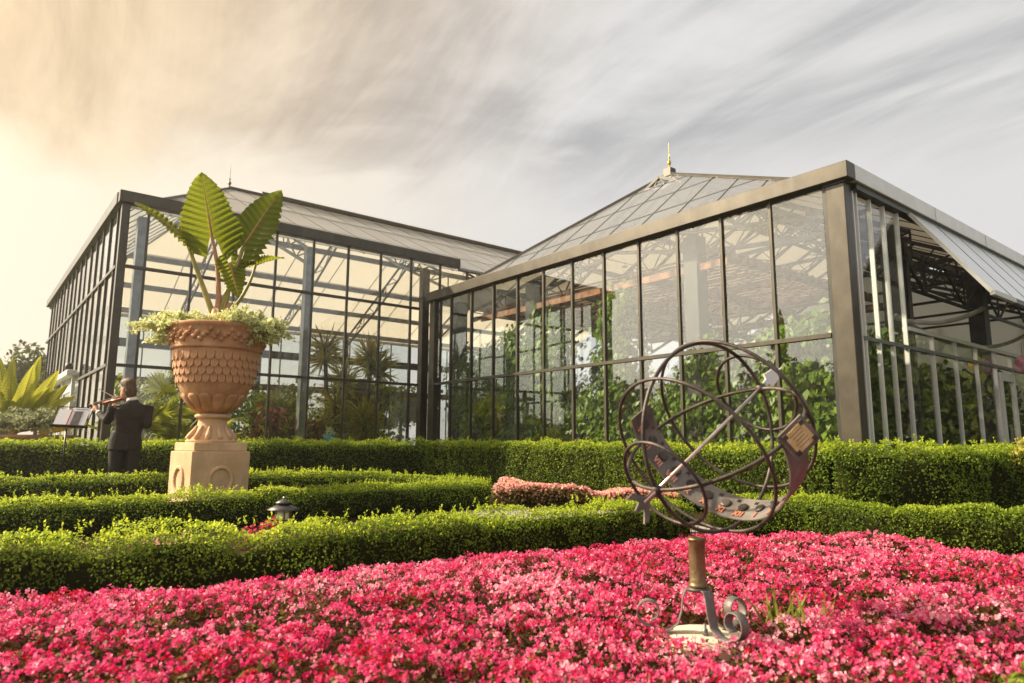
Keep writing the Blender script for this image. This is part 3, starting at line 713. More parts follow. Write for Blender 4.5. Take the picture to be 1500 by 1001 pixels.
# shade curtain across the end wall and its gable
ec = Build(); ec.add([(RX - 0.04, y, z) for y, z in ((0.2, 1.1), (RY - 0.2, 1.1), (RY - 0.2, 4.45), (5.39, 7.0), (0.2, 4.45))] + [(RX - 0.03, y, z) for y, z in ((0.2, 1.1), (RY - 0.2, 1.1), (RY - 0.2, 4.45), (5.39, 7.0), (0.2, 4.45))], [(0, 1, 2, 3, 4), (9, 8, 7, 6, 5)] + [(i, (i + 1) % 5, 5 + (i + 1) % 5, 5 + i) for i in range(5)])
ec.make('shade_curtain', 'washed', GR)
# ------------------------------------------------------------------ hedges
def path_eval(pts, s):
    """pts rows: x, y, height, half width; s in metres along the line -> interpolated rows and side vectors"""
    P = np.array(pts, float); d = np.r_[0, np.cumsum(np.linalg.norm(np.diff(P[:, :2], axis=0), axis=1))]
    # smooth the line a little by dense sampling + blur
    q = np.linspace(0, d[-1], 200); D = np.stack([np.interp(q, d, P[:, k]) for k in range(4)], -1)
    ker = np.hanning(13); ker /= ker.sum()
    S = np.stack([np.convolve(np.pad(D[:, k], 6, mode='edge'), ker, 'valid') for k in range(4)], -1)
    row = np.stack([np.interp(s, q, S[:, k]) for k in range(4)], -1)
    t = unit(np.stack([np.interp(s, q, np.gradient(S[:, k], q)) for k in range(2)], -1))
    return row, np.stack((t[:, 1], -t[:, 0]), -1), d[-1]
def hedge(name, label, pts, leaf, dens, lump=0.03, lump_f=2.2, gaps=(), sprig=14, top_bright=0.36, group=None, seed=1):
    T = thing(name, label, 'hedge', (0, 0, 0), 0, group)
    _, _, L = path_eval(pts, np.zeros(1))
    per = np.mean([2 * p[2] + 2 * p[3] for p in pts]); n = int(L * per * dens)
    s = rng.uniform(0, L, n); row, side, _ = path_eval(pts, s)
    h, w = row[:, 2], row[:, 3]
    u = rng.uniform(0, 1, n) * (2 * h + 2 * w)
    front = u < h; top = (u >= h) & (u < h + 2 * w); back = u >= h + 2 * w
    off = np.where(front, w, np.where(top, w - (u - h), -w)); z = np.where(front, u, np.where(top, h, h - (u - h - 2 * w)))
    nrm = np.where(top[:, None], (0, 0, 1.0), 0.0) + np.concatenate([side, np.zeros((n, 1))], 1) * np.where(front, 1, np.where(back, -1, 0))[:, None]
    # round the shoulders
    rr = 0.10 * np.minimum(h / 0.36, 1.6)
    ez, eo = np.clip((z - (h - rr)) / rr, 0, 1), np.clip((np.abs(off) - (w - rr)) / rr, 0, 1)
    k = 0.5 * rr * ez * eo
    z = z - k; off = off - np.sign(off) * k
    nrm = nrm + np.concatenate([side * (np.sign(off) * ez)[:, None] * 0.6, (eo * 0.6)[:, None] * np.ones((n, 1))], 1) * (ez * eo > 0)[:, None]
    pos = np.concatenate([row[:, :2] + side * off[:, None], z[:, None]], 1)
    nrm = unit(nrm)
    disp = lump * vnoise(pos, lump_f * 2.2, seed) + 0.5 * lump * vnoise(pos, lump_f * 7, seed + 1)
    dep = rng.exponential(leaf * 0.8, n)
    hole = (vnoise(pos, 11, seed + 9) > 0.82) & (nrm[:, 2] < 0.5)
    dep = dep + hole * rng.uniform(0.0, 0.05, n)
    # notches where one bush ends and the next begins
    notch = np.zeros(n); keep = ~(hole & (rng.uniform(size=n) < 0.55))
    wide = np.zeros(n)
    for g0, gw in gaps:
        q = np.clip(1 - np.abs(s - g0) / gw, 0, 1); notch = np.maximum(notch, q * (1.0 if gw > 0.1 else 0.6))
        if gw > 0.1: wide = np.maximum(wide, q)
    pos = pos + nrm * (disp - dep - notch * 0.075)[:, None]
    keep &= ~((wide > 0.4) & (rng.uniform(size=n) < 0.5)) & (pos[:, 2] > 0.01)
    # thin out the foot of the hedge, where stems and ground show
    keep &= ~((pos[:, 2] < 0.10) & (rng.uniform(size=n) < 0.55))
    pos, nrm, dep, z, h2 = pos[keep], nrm[keep], dep[keep], z[keep], h[keep]; m = len(pos)
    isT = nrm[:, 2] > 0.6
    rot = frames(unit(nrm + rng.normal(size=(m, 3)) * 0.75), unit(rng.normal(size=(m, 3)) * 0.8 + nrm * 0.5 + np.array([0, 0, 0.7])))
    patch = vnoise(pos, 3.1, seed + 5)
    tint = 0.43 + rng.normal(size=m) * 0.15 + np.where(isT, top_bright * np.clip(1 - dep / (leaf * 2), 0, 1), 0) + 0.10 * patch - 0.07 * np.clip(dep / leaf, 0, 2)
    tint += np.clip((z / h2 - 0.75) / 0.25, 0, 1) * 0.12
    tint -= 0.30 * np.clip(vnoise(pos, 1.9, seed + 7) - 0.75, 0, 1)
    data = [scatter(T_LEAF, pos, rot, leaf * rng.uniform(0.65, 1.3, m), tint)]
    # young shoots standing above the clipped top
    ns = int(L * sprig)
    if ns:
        cl = rng.uniform(0, L, max(ns // 4, 1)); ss = np.clip(cl[rng.integers(0, len(cl), ns)] + rng.normal(size=ns) * 0.09, 0, L)
        row, side, _ = path_eval(pts, ss); o = rng.uniform(-0.85, 0.85, ns) * row[:, 3]
        base = np.concatenate([row[:, :2] + side * o[:, None], row[:, 2:3]], 1)
        base[:, 2] += lump * vnoise(base, lump_f * 2.2, seed) - 0.01
        hh = rng.uniform(0.02, 0.07, ns) * (leaf / 0.02) ** 0.5; lean = rng.normal(size=(ns, 3)) * 0.25; lean[:, 2] = 1
        for k in range(7):
            t = (k + 1) / 7
            p = base + lean * (hh * t)[:, None]
            dirv = rng.normal(size=(ns, 3)); dirv[:, 2] = np.abs(dirv[:, 2]) * 0.5 + 0.9
            data.append(scatter(T_LEAF, p, frames(rng.normal(size=(ns, 3)) + (0, 0, .5), dirv), leaf * rng.uniform(0.8, 1.25, ns), rng.uniform(0.72, 1.0, ns)))
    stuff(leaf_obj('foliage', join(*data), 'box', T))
    # dark twiggy inside
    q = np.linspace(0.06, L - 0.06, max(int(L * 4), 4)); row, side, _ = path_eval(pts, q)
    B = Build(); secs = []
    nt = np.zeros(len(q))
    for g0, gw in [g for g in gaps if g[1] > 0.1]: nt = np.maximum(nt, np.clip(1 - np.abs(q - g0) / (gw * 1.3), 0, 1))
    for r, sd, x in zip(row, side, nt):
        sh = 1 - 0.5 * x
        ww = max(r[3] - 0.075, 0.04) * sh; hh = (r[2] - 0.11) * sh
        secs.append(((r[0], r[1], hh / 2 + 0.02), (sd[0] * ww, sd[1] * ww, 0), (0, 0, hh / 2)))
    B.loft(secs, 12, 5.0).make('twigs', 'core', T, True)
    return T

H3P = [(-4.9, 3.15, .35, .24), (-3.3, 3.85, .36, .25), (-2.55, 4.2, .35, .25), (-1.66, 4.55, .36, .24), (-0.72, 5.1, .365, .24), (0.17, 5.7, .375, .24), (0.9, 6.2, .385, .24), (1.62, 6.75, .39, .24)]
hedge('box_hedge', 'nearest clipped box hedge with gaps between its bushes, behind the pink flowers', H3P, 0.021, 5400, 0.036, 2.6,
      gaps=((0.55, 0.07), (1.05, 0.08), (1.6, 0.07), (2.1, 0.09), (2.62, 0.13), (3.55, 0.19), (4.2, 0.09), (4.7, 0.06), (5.2, 0.08), (5.75, 0.07), (6.3, 0.08), (6.9, 0.06)), sprig=42, group='low clipped box hedges', seed=3)
H4P = [(1.9, 6.95, .40, .24), (2.4, 6.85, .41, .24), (2.85, 6.75, .41, .24), (3.25, 6.2, .40, .26), (4.05, 5.75, .40, .26), (5.4, 5.2, .40, .26)]
hedge('box_hedge', 'low box hedge right of the sundial, in front of the taller hedge', H4P, 0.022, 5600, 0.035, 2.6, gaps=((1.0, 0.08), (1.75, 0.10), (2.55, 0.08)), sprig=10, top_bright=0.25, group='low clipped box hedges', seed=9)
H2A = [(-6.8, 5.55, .34, .25), (-5.2, 6.35, .345, .25), (-4.7, 6.6, .36, .25), (-3.78, 7.2, .37, .25), (-2.72, 8.1, .38, .25), (-1.35, 9.3, .39, .25), (-0.35, 10.0, .385, .25)]
hedge('box_hedge', 'low box hedge just in front of the urn pedestal, behind the path light', H2A, 0.024, 3400, 0.028, 2.6, gaps=((2.2, .06), (3.0, .07), (3.9, .06), (4.6, .06), (5.5, .07), (6.4, .06)), sprig=32, group='low clipped box hedges', seed=15)
H2B = [(-8.4, 7.75, .42, .24), (-7.0, 8.55, .435, .24), (-6.45, 8.95, .455, .24), (-5.25, 9.4, .475, .22), (-3.45, 11.05, .47, .24), (-2.2, 11.55, .45, .24), (-1.2, 11.2, .40, .24), (-0.45, 10.55, .36, .24)]
hedge('box_hedge', 'low curved box hedge between the pedestal and the violinist', H2B, 0.027, 2700, 0.022, 2.4, sprig=26, group='low clipped box hedges', seed=21)
H1A = [(-13, 10.0, .93, .35), (-9.5, 11.75, .93, .35), (-8.75, 12.0, .94, .35), (-5.7, 12.65, .95, .35), (-3.05, 13.6, .97, .35), (-1.55, 14.2, .965, .35), (-0.55, 13.2, .955, .35), (1.75, 10.8, .935, .35), (3.15, 9.05, .905, .33), (3.9, 8.1, .90, .32)]
hedge('tall_hedge', 'long waist-high hedge along the foot of both greenhouses', H1A, 0.034, 2000, 0.04, 1.8, gaps=tuple((2.0 + 0.83 * i + 0.2 * math.sin(i * 3), 0.07) for i in range(20)), sprig=10, top_bright=0.36, group='waist-high hedges', seed=31)
H1B = [(3.72, 8.25, .90, .36), (4.55, 7.95, .90, .38), (6.2, 8.6, .90, .40), (8.6, 9.9, .92, .40)]
hedge('tall_hedge', 'waist-high bushy hedge under the open vents at the right', H1B, 0.031, 2700, 0.05, 1.7, gaps=((0.75, 0.12), (1.7, 0.10), (2.7, 0.1)), sprig=14, top_bright=0.22, group='waist-high hedges', seed=37)

# ------------------------------------------------------------------ flower bed
_s = np.linspace(0.2, 7.2, 26); _row, _side, _ = path_eval(H3P, _s)
_e0, _e1 = _row[:, :2] + _side * 0.16, _row[:, :2] + _side * 0.50
_V = np.concatenate([np.c_[_e0, np.full(26, 0.0085)], np.c_[_e1, np.full(26, 0.0085)]])
o = obj('gravel_edging', _V, np.stack((np.arange(25), np.arange(25) + 1, np.arange(25) + 27, np.arange(25) + 26), -1), 'gravel'); o['kind'] = 'structure'
def bed_limit(x):
    lim = np.interp(x, [p[0] for p in H3P] + [2.4, 2.9, 3.2, 4.05, 5.4], [p[1] - 0.42 for p in H3P] + [6.3, 6.15, 5.65, 5.2, 4.65])
    return lim - 0.16 * np.exp(-((x + 1.98) / 0.10) ** 2) - 0.14 * np.exp(-((x + 1.12) / 0.09) ** 2)
n = 150000
bx_, by_ = rng.uniform(-4.6, 5.2, n), rng.uniform(0.7, 6.5, n)
ok = (by_ < bed_limit(bx_) - 0.02 + 0.08 * vnoise(np.stack((bx_, by_, by_ * 0), -1), 3, 2)) & (np.abs(bx_) < by_ * 0.86 + 0.5)
stone_c = np.array([0.81, 3.05])
ok &= np.hypot((bx_ - stone_c[0]) / 1.0, (by_ - stone_c[1]) / 0.76) > 0.175
ok &= ~((np.hypot(bx_ - 1.22, by_ - 3.12) < 0.10) & (rng.uniform(size=n) < .7))
ok &= ~((bx_ > 1.12) & (by_ < 1.9 - 0.0 * bx_) & (np.hypot(bx_ - 1.38, by_ - 1.85) < 0.22))
bx_, by_ = bx_[ok], by_[ok]; n = len(bx_)
P2 = np.stack((bx_, by_, np.zeros(n)), -1)
_pc = np.stack(np.meshgrid(np.arange(-5.2, 5.9, 0.235), np.arange(0.4, 7.0, 0.215)), -1).reshape(-1, 2)
_pc = _pc + rng.uniform(-0.085, 0.085, _pc.shape)
def plant_d(P):
    """distance to the middle of the nearest plant"""
    o = np.empty(len(P))
    for i in range(0, len(P), 4000):
        q = P[i:i + 4000, :2]; o[i:i + 4000] = np.sqrt(((q[:, None] - _pc[None]) ** 2).sum(-1).min(1))
    return o
def bed_h(P):
    d = bed_limit(P[:, 0]) - P[:, 1]
    ds = np.hypot(P[:, 0] - 0.80, (P[:, 1] - 2.78) * 0.8)
    return (1.0 - 0.34 * np.clip(plant_d(P) / 0.155, 0, 1.2) ** 2) * (0.185 + 0.034 * vnoise(P, 2.1, 41) + 0.022 * vnoise(P, 7.5, 42)) * np.clip(0.55 + d * 0.6, 0.55, 1) * np.clip(0.76 + (ds - 0.22) * 2.2, 0.76, 1)
hz = bed_h(P2)
thin = vnoise(P2, 2.3, 44)
# foliage beneath
nl = 90000
idx = rng.integers(0, n, nl); lp = P2[idx] + rng.normal(size=(nl, 3)) * (0.03, 0.03, 0)
lp[:, 2] = bed_h(lp) - rng.exponential(0.035, nl) - 0.008; lp[:, 2] = np.maximum(lp[:, 2], 0.02)
ld = scatter(T_LEAF, lp, frames(rng.normal(size=(nl, 3)) * 0.7 + (0, 0, 1)), rng.uniform(0.018, 0.034, nl), rng.uniform(0, 0.9, nl) ** 1.3)
fb = thing('flower_bed', 'bed of bright pink begonias filling the foreground around the sundial', 'flower bed')
fb['kind'] = 'stuff'
stuff(leaf_obj('leaves', ld, 'begleaf', fb))
keep = rng.uniform(size=n) < 0.44 * np.clip(0.95 + 0.34 * thin, 0.25, 1) * np.clip(1.4 - plant_d(P2) / 0.19, 0.42, 1)
heads = P2[keep]; nh = len(heads)
heads[:, 2] = bed_h(heads) + 0.018 * vnoise(heads, 24, 47) - np.abs(rng.normal(size=nh)) * 0.02 + 0.010
hue_h = 0.50 + 0.10 * vnoise(heads, 1.4, 45) + 0.20 * vnoise(heads, 5, 46) + rng.normal(size=nh) * 0.20
red = np.hypot(heads[:, 0] + 2.28, heads[:, 1] - 3.62) < 0.17
hue_h[red] = rng.uniform(-0.1, 0.1, red.sum())
per = rng.integers(2, 6, nh); hid = np.repeat(np.arange(nh), per); m = len(hid)
dirs = rng.normal(size=(m, 3)) * (1, 1, 0.6) + (0, -0.1, 0.55); dirs = unit(dirs)
fp = heads[hid] + dirs * rng.uniform(0.006, 0.020, m)[:, None]
up = dirs + rng.normal(size=(m, 3)) * 0.45
hue = hue_h[hid] + rng.normal(size=m) * 0.12
sz = rng.uniform(0.009, 0.018, m)
near = fp[:, 1] < 2.9
stuff(leaf_obj('blooms', scatter(T_BLOOM, fp[near], frames(up[near]), sz[near] * 1.1, hue[near]), 'begonia', fb))
stuff(leaf_obj('blooms', scatter(T_BLOOM2, fp[~near], frames(up[~near]), sz[~near] * 1.25, hue[~near]), 'begonia', fb))
hump = Build()
xs_, ys_ = np.linspace(-4.8, 5.4, 70), np.linspace(0.5, 6.5, 50)
GXX, GYY = np.meshgrid(xs_, ys_); q = np.stack((GXX.ravel(), GYY.ravel(), np.zeros(GXX.size)), -1)
q[:, 2] = np.where(q[:, 1] < bed_limit(q[:, 0]) - 0.05, np.clip(bed_h(q) - 0.10, 0.015, 1), -0.05)
q[np.hypot(q[:, 0] - 0.8, q[:, 1] - 3.0) < 0.24, 2] = -0.02
_i, _j = np.arange(49), np.arange(69); _a = (_i[:, None] * 70 + _j[None]).ravel()
obj('mulch', q, np.stack((_a, _a + 1, _a + 71, _a + 70), -1), 'soil', fb, True)
# salmon begonias by the paved path, and a few between the front hedges
def small_bed(name, label, xy, h, size, mat, leafmat, group=None):
    T = thing(name, label, 'flowers', (0, 0, 0), 0, group); T['kind'] = 'stuff'; k = len(xy)
    p = np.concatenate([xy, (h * (0.75 + 0.35 * vnoise(np.c_[xy, xy[:, 0] * 0], 4, 8)) - rng.exponential(0.055, k))[:, None]], 1); p[:, 2] = np.maximum(p[:, 2], 0.05)
    stuff(leaf_obj('blooms', scatter(T_BLOOM, p, frames(rng.normal(size=(k, 3)) * 0.6 + (0, -0.6, 0.8)), size * rng.uniform(0.7, 1.2, k), rng.uniform(0, 1, k)), mat, T))
    l2 = np.repeat(p, 2, 0) + rng.normal(size=(2 * k, 3)) * 0.03 - (0, 0, .03); l2[:, 2] = np.clip(l2[:, 2] - rng.exponential(0.06, 2 * k), 0.02, 9)
    stuff(leaf_obj('leaves', scatter(T_LEAF, l2, frames(rng.normal(size=(2 * k, 3)) + (0, -.3, .8)), 0.05, rng.uniform(0, 1, 2 * k)), leafmat, T))
a0 = rng.uniform(0, 1, (9000, 2)); q0 = np.array([-0.30, 10.35]) + a0[:, :1] * np.array([2.6, -0.75]) + a0[:, 1:] * np.array([0.30, 0.75]) + a0[:, :1] * a0[:, 1:] * np.array([-.1, -1.0]) * .3
small_bed('salmon_flower_bed', 'patch of salmon pink flowers beside the grey paved path', q0, 0.36, 0.034, 'salmon', 'begleaf')
q1 = np.array([-2.85, 5.9]) + rng.normal(size=(60, 2)) * (0.10, 0.10)
small_bed('salmon_flowers', 'few salmon flowers between the two front hedges at the left', q1, 0.28, 0.034, 'salmon', 'begleaf')
q1 = np.array([-2.2, 6.15]) + rng.normal(size=(50, 2)) * (0.09, 0.09)
small_bed('salmon_flowers', 'few reddish flowers beside the path light', q1, 0.26, 0.034, 'rose', 'begleaf')
# weeds by the stone
T = thing('grass_weed', 'tuft of green grassy weeds beside the sundial stone', 'weeds', (1.18, 3.1, 0))
k = 40
wp = rng.normal(size=(k, 3)) * (0.06, 0.045, 0)
wp[:, 2] = 0.10
lean = rng.normal(size=(k, 3)) * 0.55; lean[:, 2] = 1.0
stuff(leaf_obj('blades', scatter(T_BLADE, wp, frames(np.cross(lean, rng.normal(size=(k, 3))), lean), rng.uniform(0.12, 0.21, k), rng.uniform(0, 1, k)), 'weed', T))
# dark green shrub in the near right corner
def ball_leaves(center, rad, k, leaf, tpl=T_LEAF, tl=(0.1, 0.9), shell=0.5, updir=0.4, seed=0):
    d = unit(rng.normal(size=(k, 3))); r = rng.uniform(shell, 1, k) ** 0.6
    r = r * (1 + 0.16 * vnoise(d, 3.2, seed))
    p = np.array(center) + d * r[:, None] * np.array(rad)
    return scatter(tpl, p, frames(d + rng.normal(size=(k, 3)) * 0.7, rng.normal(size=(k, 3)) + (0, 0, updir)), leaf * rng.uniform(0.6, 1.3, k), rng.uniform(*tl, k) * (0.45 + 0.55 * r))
T = thing('box_shrub', 'rounded green box shrub cut off by the near right corner', 'shrub', (1.43, 1.86, 0))
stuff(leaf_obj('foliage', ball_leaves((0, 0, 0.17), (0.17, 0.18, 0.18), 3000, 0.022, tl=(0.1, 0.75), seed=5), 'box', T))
Build().loft([((0, 0, z), (0.14 * w_, 0, 0), (0, 0.14 * w_, 0)) for z, w_ in ((0, .7), (.08, 1), (.18, .9), (.25, .4))], 12).make('twigs', 'core', T, True)
# ------------------------------------------------------------------ urn and pedestal
UC = Vector((-3.73, 8.65, 0)); URZ = R(45)
PD = thing('urn_pedestal', 'square terracotta pedestal with wreaths standing behind the low hedge', 'pedestal', UC, URZ)
bevel(box('plinth', (-0.37, -0.37, 0), (0.37, 0.37, 0.10), 'terrapale', PD), 0.012)
bevel(box('block', (-0.35, -0.35, 0.101), (0.35, 0.35, 0.80), 'terrapale', PD), 0.012, 3)
bevel(box('cap', (-0.32, -0.32, 0.801), (0.32, 0.32, 0.905), 'terrapale', PD), 0.012, 3)
for ax in range(4):
    b = Build(); ca, sa = math.cos(ax * math.pi / 2), math.sin(ax * math.pi / 2)
    for ring in range(1):
        pts = [(0.135 * math.cos(t), -0.352, 0.46 + 0.15 * math.sin(t)) for t in np.linspace(0, 2 * math.pi, 37)[:-1]]
        b.tube([(x * ca - y * sa, x * sa + y * ca, z) for x, y, z in pts], [0.021 + 0.008 * (k % 2) for k in range(36)], 7, True)
    b.make('wreath', 'terrapale', PD, True)
URN = thing('terracotta_urn', 'large terracotta urn with scale pattern and leaf relief on the pedestal', 'urn', (UC.x, UC.y, 0.906), URZ)
kx, kz = 0.00786, 0.00859
def uz(y): return (648 - y) * kz
foot = [(37, 648), (37.5, 645.5), (35.5, 644), (31, 639), (26.5, 633), (22.5, 625), (21, 617), (21.5, 614)]
o = Build().lathe([(r * kx, max(uz(y), 0.0)) for r, y in foot], 40).make('foot', 'terrapale', URN, True)
lp_ = Build()
for k in range(12):
    t = 2 * math.pi * k / 12
    lp_.tube([(math.cos(t) * r * kx, math.sin(t) * r * kx, uz(y)) for r, y in ((36, 643), (30, 636), (25.5, 629), (23.5, 624))], [0.03, 0.035, 0.02, 0.008], 6)
lp_.make('acanthus_relief', 'terrapale', o, True)
Build().lathe([(21 * kx, uz(614)), (26.5 * kx, uz(612.5)), (27 * kx, uz(610)), (25 * kx, uz(608)), (20 * kx, uz(606.5))], 40).make('collar', 'terrapale', URN, True)
bowl = [(20, 606.5), (25, 604), (34, 597), (43, 587), (49.5, 577), (54.5, 566), (58.5, 552), (61.5, 538), (64, 524), (66, 517)]
rimp = [(66, 517), (68.5, 516), (69, 513), (67.5, 511), (68.5, 503), (70, 494), (70.5, 487), (73, 485), (73.5, 481.5), (71.5, 479.5), (66, 479.5), (65, 486), (60, 489)]
bw = Build().lathe([(r * kx, uz(y)) for r, y in bowl], 56).make('bowl', 'terra', URN, True)
rm = Build().lathe([(r * kx, uz(y) + 0.001) for r, y in rimp], 56).make('rim', 'terra', URN, True)
Build().lathe([(0.02, 0.0), (60 * kx, 0.0), (60 * kx, 0.02), (0.02, 0.03)], 32, (0, 0, uz(492))).make('potting_soil', 'soil', URN)
# fish-scale tiles, one by one
sv, sf = [], []
m_ = 10
for k in range(m_ + 1):
    t = -math.pi * k / m_
    sv.append((0.5 * math.cos(t), 0.0, 0.62 * math.sin(t) - 0.12))
sv = [(0.5, 0, 0.45), (-0.5, 0, 0.45)][:0] + [(0.5, 0, 0.4)] + sv + [(-0.5, 0, 0.4)]
ns_ = len(sv); S = [(x, -0.02, z) for x, y, z in sv] + [(x * 0.92, -0.05 - 0.42 * (0.4 - z) / 1.14, z) for x, y, z in sv]
SF = [tuple(range(ns_))[::-1], tuple(range(ns_, 2 * ns_))] + [(k, (k + 1) % ns_, ns_ + (k + 1) % ns_, ns_ + k) for k in range(ns_)]
by = [b_[1] for b_ in bowl][::-1]; brr = [b_[0] for b_ in bowl][::-1]
N_S = 33
for row in range(4):
    yp = 525.5 + row * 10.6; r_ = np.interp(yp, by, brr) * kx; z_ = uz(yp)
    slope_a = math.atan2((np.interp(yp + 6, by, brr) - np.interp(yp - 6, by, brr)) * kx, -12 * kz)
    w_ = 2 * math.pi * r_ / N_S
    me = new_mesh('scale', [(x * w_, y * 0.055, z * 0.092 + 0.006) for x, y, z in S], SF); me.materials.append(MAT['terra'])
    for k in range(N_S):
        t = 2 * math.pi * (k + 0.5 * (row % 2)) / N_S
        s_ = link('scale', me, None, bw)
        tilt = math.atan2((np.interp(yp - 6, by, brr) - np.interp(yp + 6, by, brr)) * kx, 12 * kz)
        s_.matrix_local = Matrix.Translation((r_ * math.cos(t), r_ * math.sin(t), z_)) @ Matrix.Rotation(t + math.pi / 2, 4, 'Z') @ Matrix.Rotation(tilt, 4, 'X')
# leaf swag relief round the rim band and gadroon petals at the bowl's foot
rel = Build()
for k in range(44):
    t = 2 * math.pi * k / 44; yy = 499 + 5 * math.sin(k * 2.1); r_ = 69 * kx
    d = 0.052
    for sgn in (-1, 1):
        p0 = (r_ * math.cos(t), r_ * math.sin(t), uz(yy)); t2 = t + sgn * 0.07
        rel.tube([p0, (r_ * 1.02 * math.cos(t + sgn * .04), r_ * 1.02 * math.sin(t + sgn * .04), uz(yy - 3 * sgn)), (r_ * math.cos(t2), r_ * math.sin(t2), uz(yy - 6 * sgn - 2))], [0.012, 0.036, 0.010], 7)
rel.make('leaf_relief', 'terra', rm, True)
for k in range(14):
    t0_ = 2 * math.pi * k / 14; b = Build()
    secs = []
    P = []
    for i, (yp, f) in enumerate(((604, .4), (597, .8), (590, 1.0), (584, .9), (580, .45))):
        r_ = np.interp(yp, by, brr) * kx + 0.005
        wv = f * math.pi * r_ / 14
        ce = Vector((r_ * math.cos(t0_), r_ * math.sin(t0_), uz(yp)))
        secs.append((ce, Vector((-math.sin(t0_), math.cos(t0_), 0)) * wv, Vector((math.cos(t0_), math.sin(t0_), -.5)) * 0.013))
    b.loft(secs, 10).make('petal_relief', 'terra', bw, True)

# ------------------------------------------------------------------ big-leaved plants
def big_leaf(parent, base, tip, face, width, cup=0.12, droop=0.0, mat='alocasia', veins=11, lobes=0.30, tint=(0.2, 0.8), scallop=0.20):
    """arrow-shaped, pleated leaf blade: base = where the stalk joins, tip = leaf tip, face = side it shows"""
    base, tip = Vector(base), Vector(tip); A = tip - base; ln = A.length; A.normalize()
    N = Vector(face); N = (N - A * N.dot(A)).normalized(); S_ = A.cross(N)
    nt, nsx = 46, 14; V, F, tn = [], [], []; seed_ = random.uniform(0, 6)
    def wid(t):
        if t < 0: return width * (0.62 + 0.38 * (1 + t / lobes)) * max(1 - (max(-t - lobes * 0.55, 0) / (lobes * 0.47)) ** 2, 0.0) ** 0.5
        return width * max(1 - t, 0.0) ** 0.84 * (1 + 0.85 * t)
    for i in range(nt + 1):
        t = -lobes + (1 + lobes) * i / nt
        w = wid(t)
        for j in range(-nsx, nsx + 1):
            s = j / nsx
            inner = max(0.0, -t) / lobes          # the notch between the lobes
            x = s * w if inner == 0 else math.copysign(0.30 * width * inner ** 0.8 + abs(s) * max(w - 0.30 * width * inner ** 0.8, 0), s) if s else 0.0
            ph = (t * 1.0 - abs(s) * w / ln * (0.42 + 0.05 * math.sin(seed_ + 3 * t + (1 if s > 0 else 0)))) * veins + (0.35 if s > 0 else 0)
            edge = 1 + scallop * (abs(math.sin(ph * math.pi)) - 0.6) * abs(s) ** 3
            x *= edge * (1 + 0.05 * math.sin(seed_ + t * 9 + s))
            pz = 0.03 * math.cos(2 * math.pi * ph) * abs(s) ** 0.7 * (w / max(width, .01)) + cup * abs(x) ** 1.5 / max(width, .01) ** 0.5 - droop * max(t, 0) ** 2 * ln + 0.02 * math.sin(seed_ * 2 + t * 5 + s * 2.2) * abs(s)
            V.append(base + A * (t * ln + 0.04 * abs(s) * ln * max(0, 0.3 - t)) + S_ * x + N * pz)
    m = 2 * nsx + 1
    for i in range(nt):
        for j in range(2 * nsx):
            t = -lobes + (1 + lobes) * (i + .5) / nt
            if t < 0 and j in (nsx - 1, nsx): continue
            F.append((i * m + j, i * m + j + 1, (i + 1) * m + j + 1, (i + 1) * m + j))
            ph = (t - abs((j + .5) / nsx - 1) * wid(t) / ln * 0.42) * veins
            tn.append(random.uniform(0, 0.05) + tint[0] + (tint[1] - tint[0]) * (0.5 + 0.5 * math.cos(2 * math.pi * ph)) * 0.6 + (0.25 if j in (nsx - 1, nsx) else 0))
    lf = obj('leaf', V, np.array(F), mat, parent, True, tn)
    mb = Build().tube([base + A * (t * ln) - N * (droop * max(t, 0) ** 2 * ln - 0.004) for t in np.linspace(0, 0.96, 8)], list(np.linspace(0.014, 0.003, 8)), 6)
    mb.make('midrib', 'stalk' if mat == 'alocasia' else 'petiole', lf, True)
    return lf
def petiole(parent, a, b, bend, r0, r1, mat='petiole'):
    a, b = Vector(a), Vector(b)
    pts = [a.lerp(b, t) + Vector(bend) * (4 * t * (1 - t)) for t in np.linspace(0, 1, 10)]
    return Build().tube(pts, list(np.linspace(r0, r1, 10)), 8).make('petiole', mat, parent, True)
AL = thing('elephant_ear_plant', 'elephant ear plant with big pleated leaves growing in the terracotta urn', 'plant', (-3.75, 8.65, 2.25))
def al(x, z, y=8.65): return (x + 3.75, y - 8.65, z - 2.25)
Build().tube([al(-3.76, 2.26), al(-3.77, 2.45), al(-3.785, 2.62)], [0.10, 0.085, 0.05], 10).make('stalk', 'stalk', AL, True)
camf = (0.38, -0.92, 0.05)
petiole(AL, al(-3.77, 2.45), al(-3.90, 3.53), (0.05, 0, 0), 0.04, 0.022, 'stalk'); big_leaf(AL, al(-3.90, 3.53), al(-4.06, 4.40, 8.55), camf, 0.35, 0.10, 0.04, tint=(0.35, 0.75))
petiole(AL, al(-3.76, 2.45), al(-3.55, 3.45, 8.8), (0.0, 0, 0), 0.045, 0.024); big_leaf(AL, al(-3.55, 3.45, 8.8), al(-3.10, 4.25, 8.75), (0.0, -0.95, 0.2), 0.33, 0.16, 0.08, tint=(0.15, 0.55))
petiole(AL, al(-3.79, 2.45), al(-4.22, 3.50, 8.6), (-0.02, 0, 0.05), 0.04, 0.02); big_leaf(AL, al(-4.22, 3.50, 8.6), al(-4.80, 4.02, 8.45), (-0.66, -0.26, 0.72), 0.10, 0.10, 0.14, tint=(0.3, 0.9))
petiole(AL, al(-3.74, 2.42), al(-3.41, 3.24, 8.9), (0.06, 0, -0.05), 0.028, 0.016); big_leaf(AL, al(-3.41, 3.24, 8.9), al(-3.04, 3.37, 8.85), (-0.3, -0.28, 0.9), 0.16, 0.45, 0.10, tint=(0.4, 1.0), veins=9)
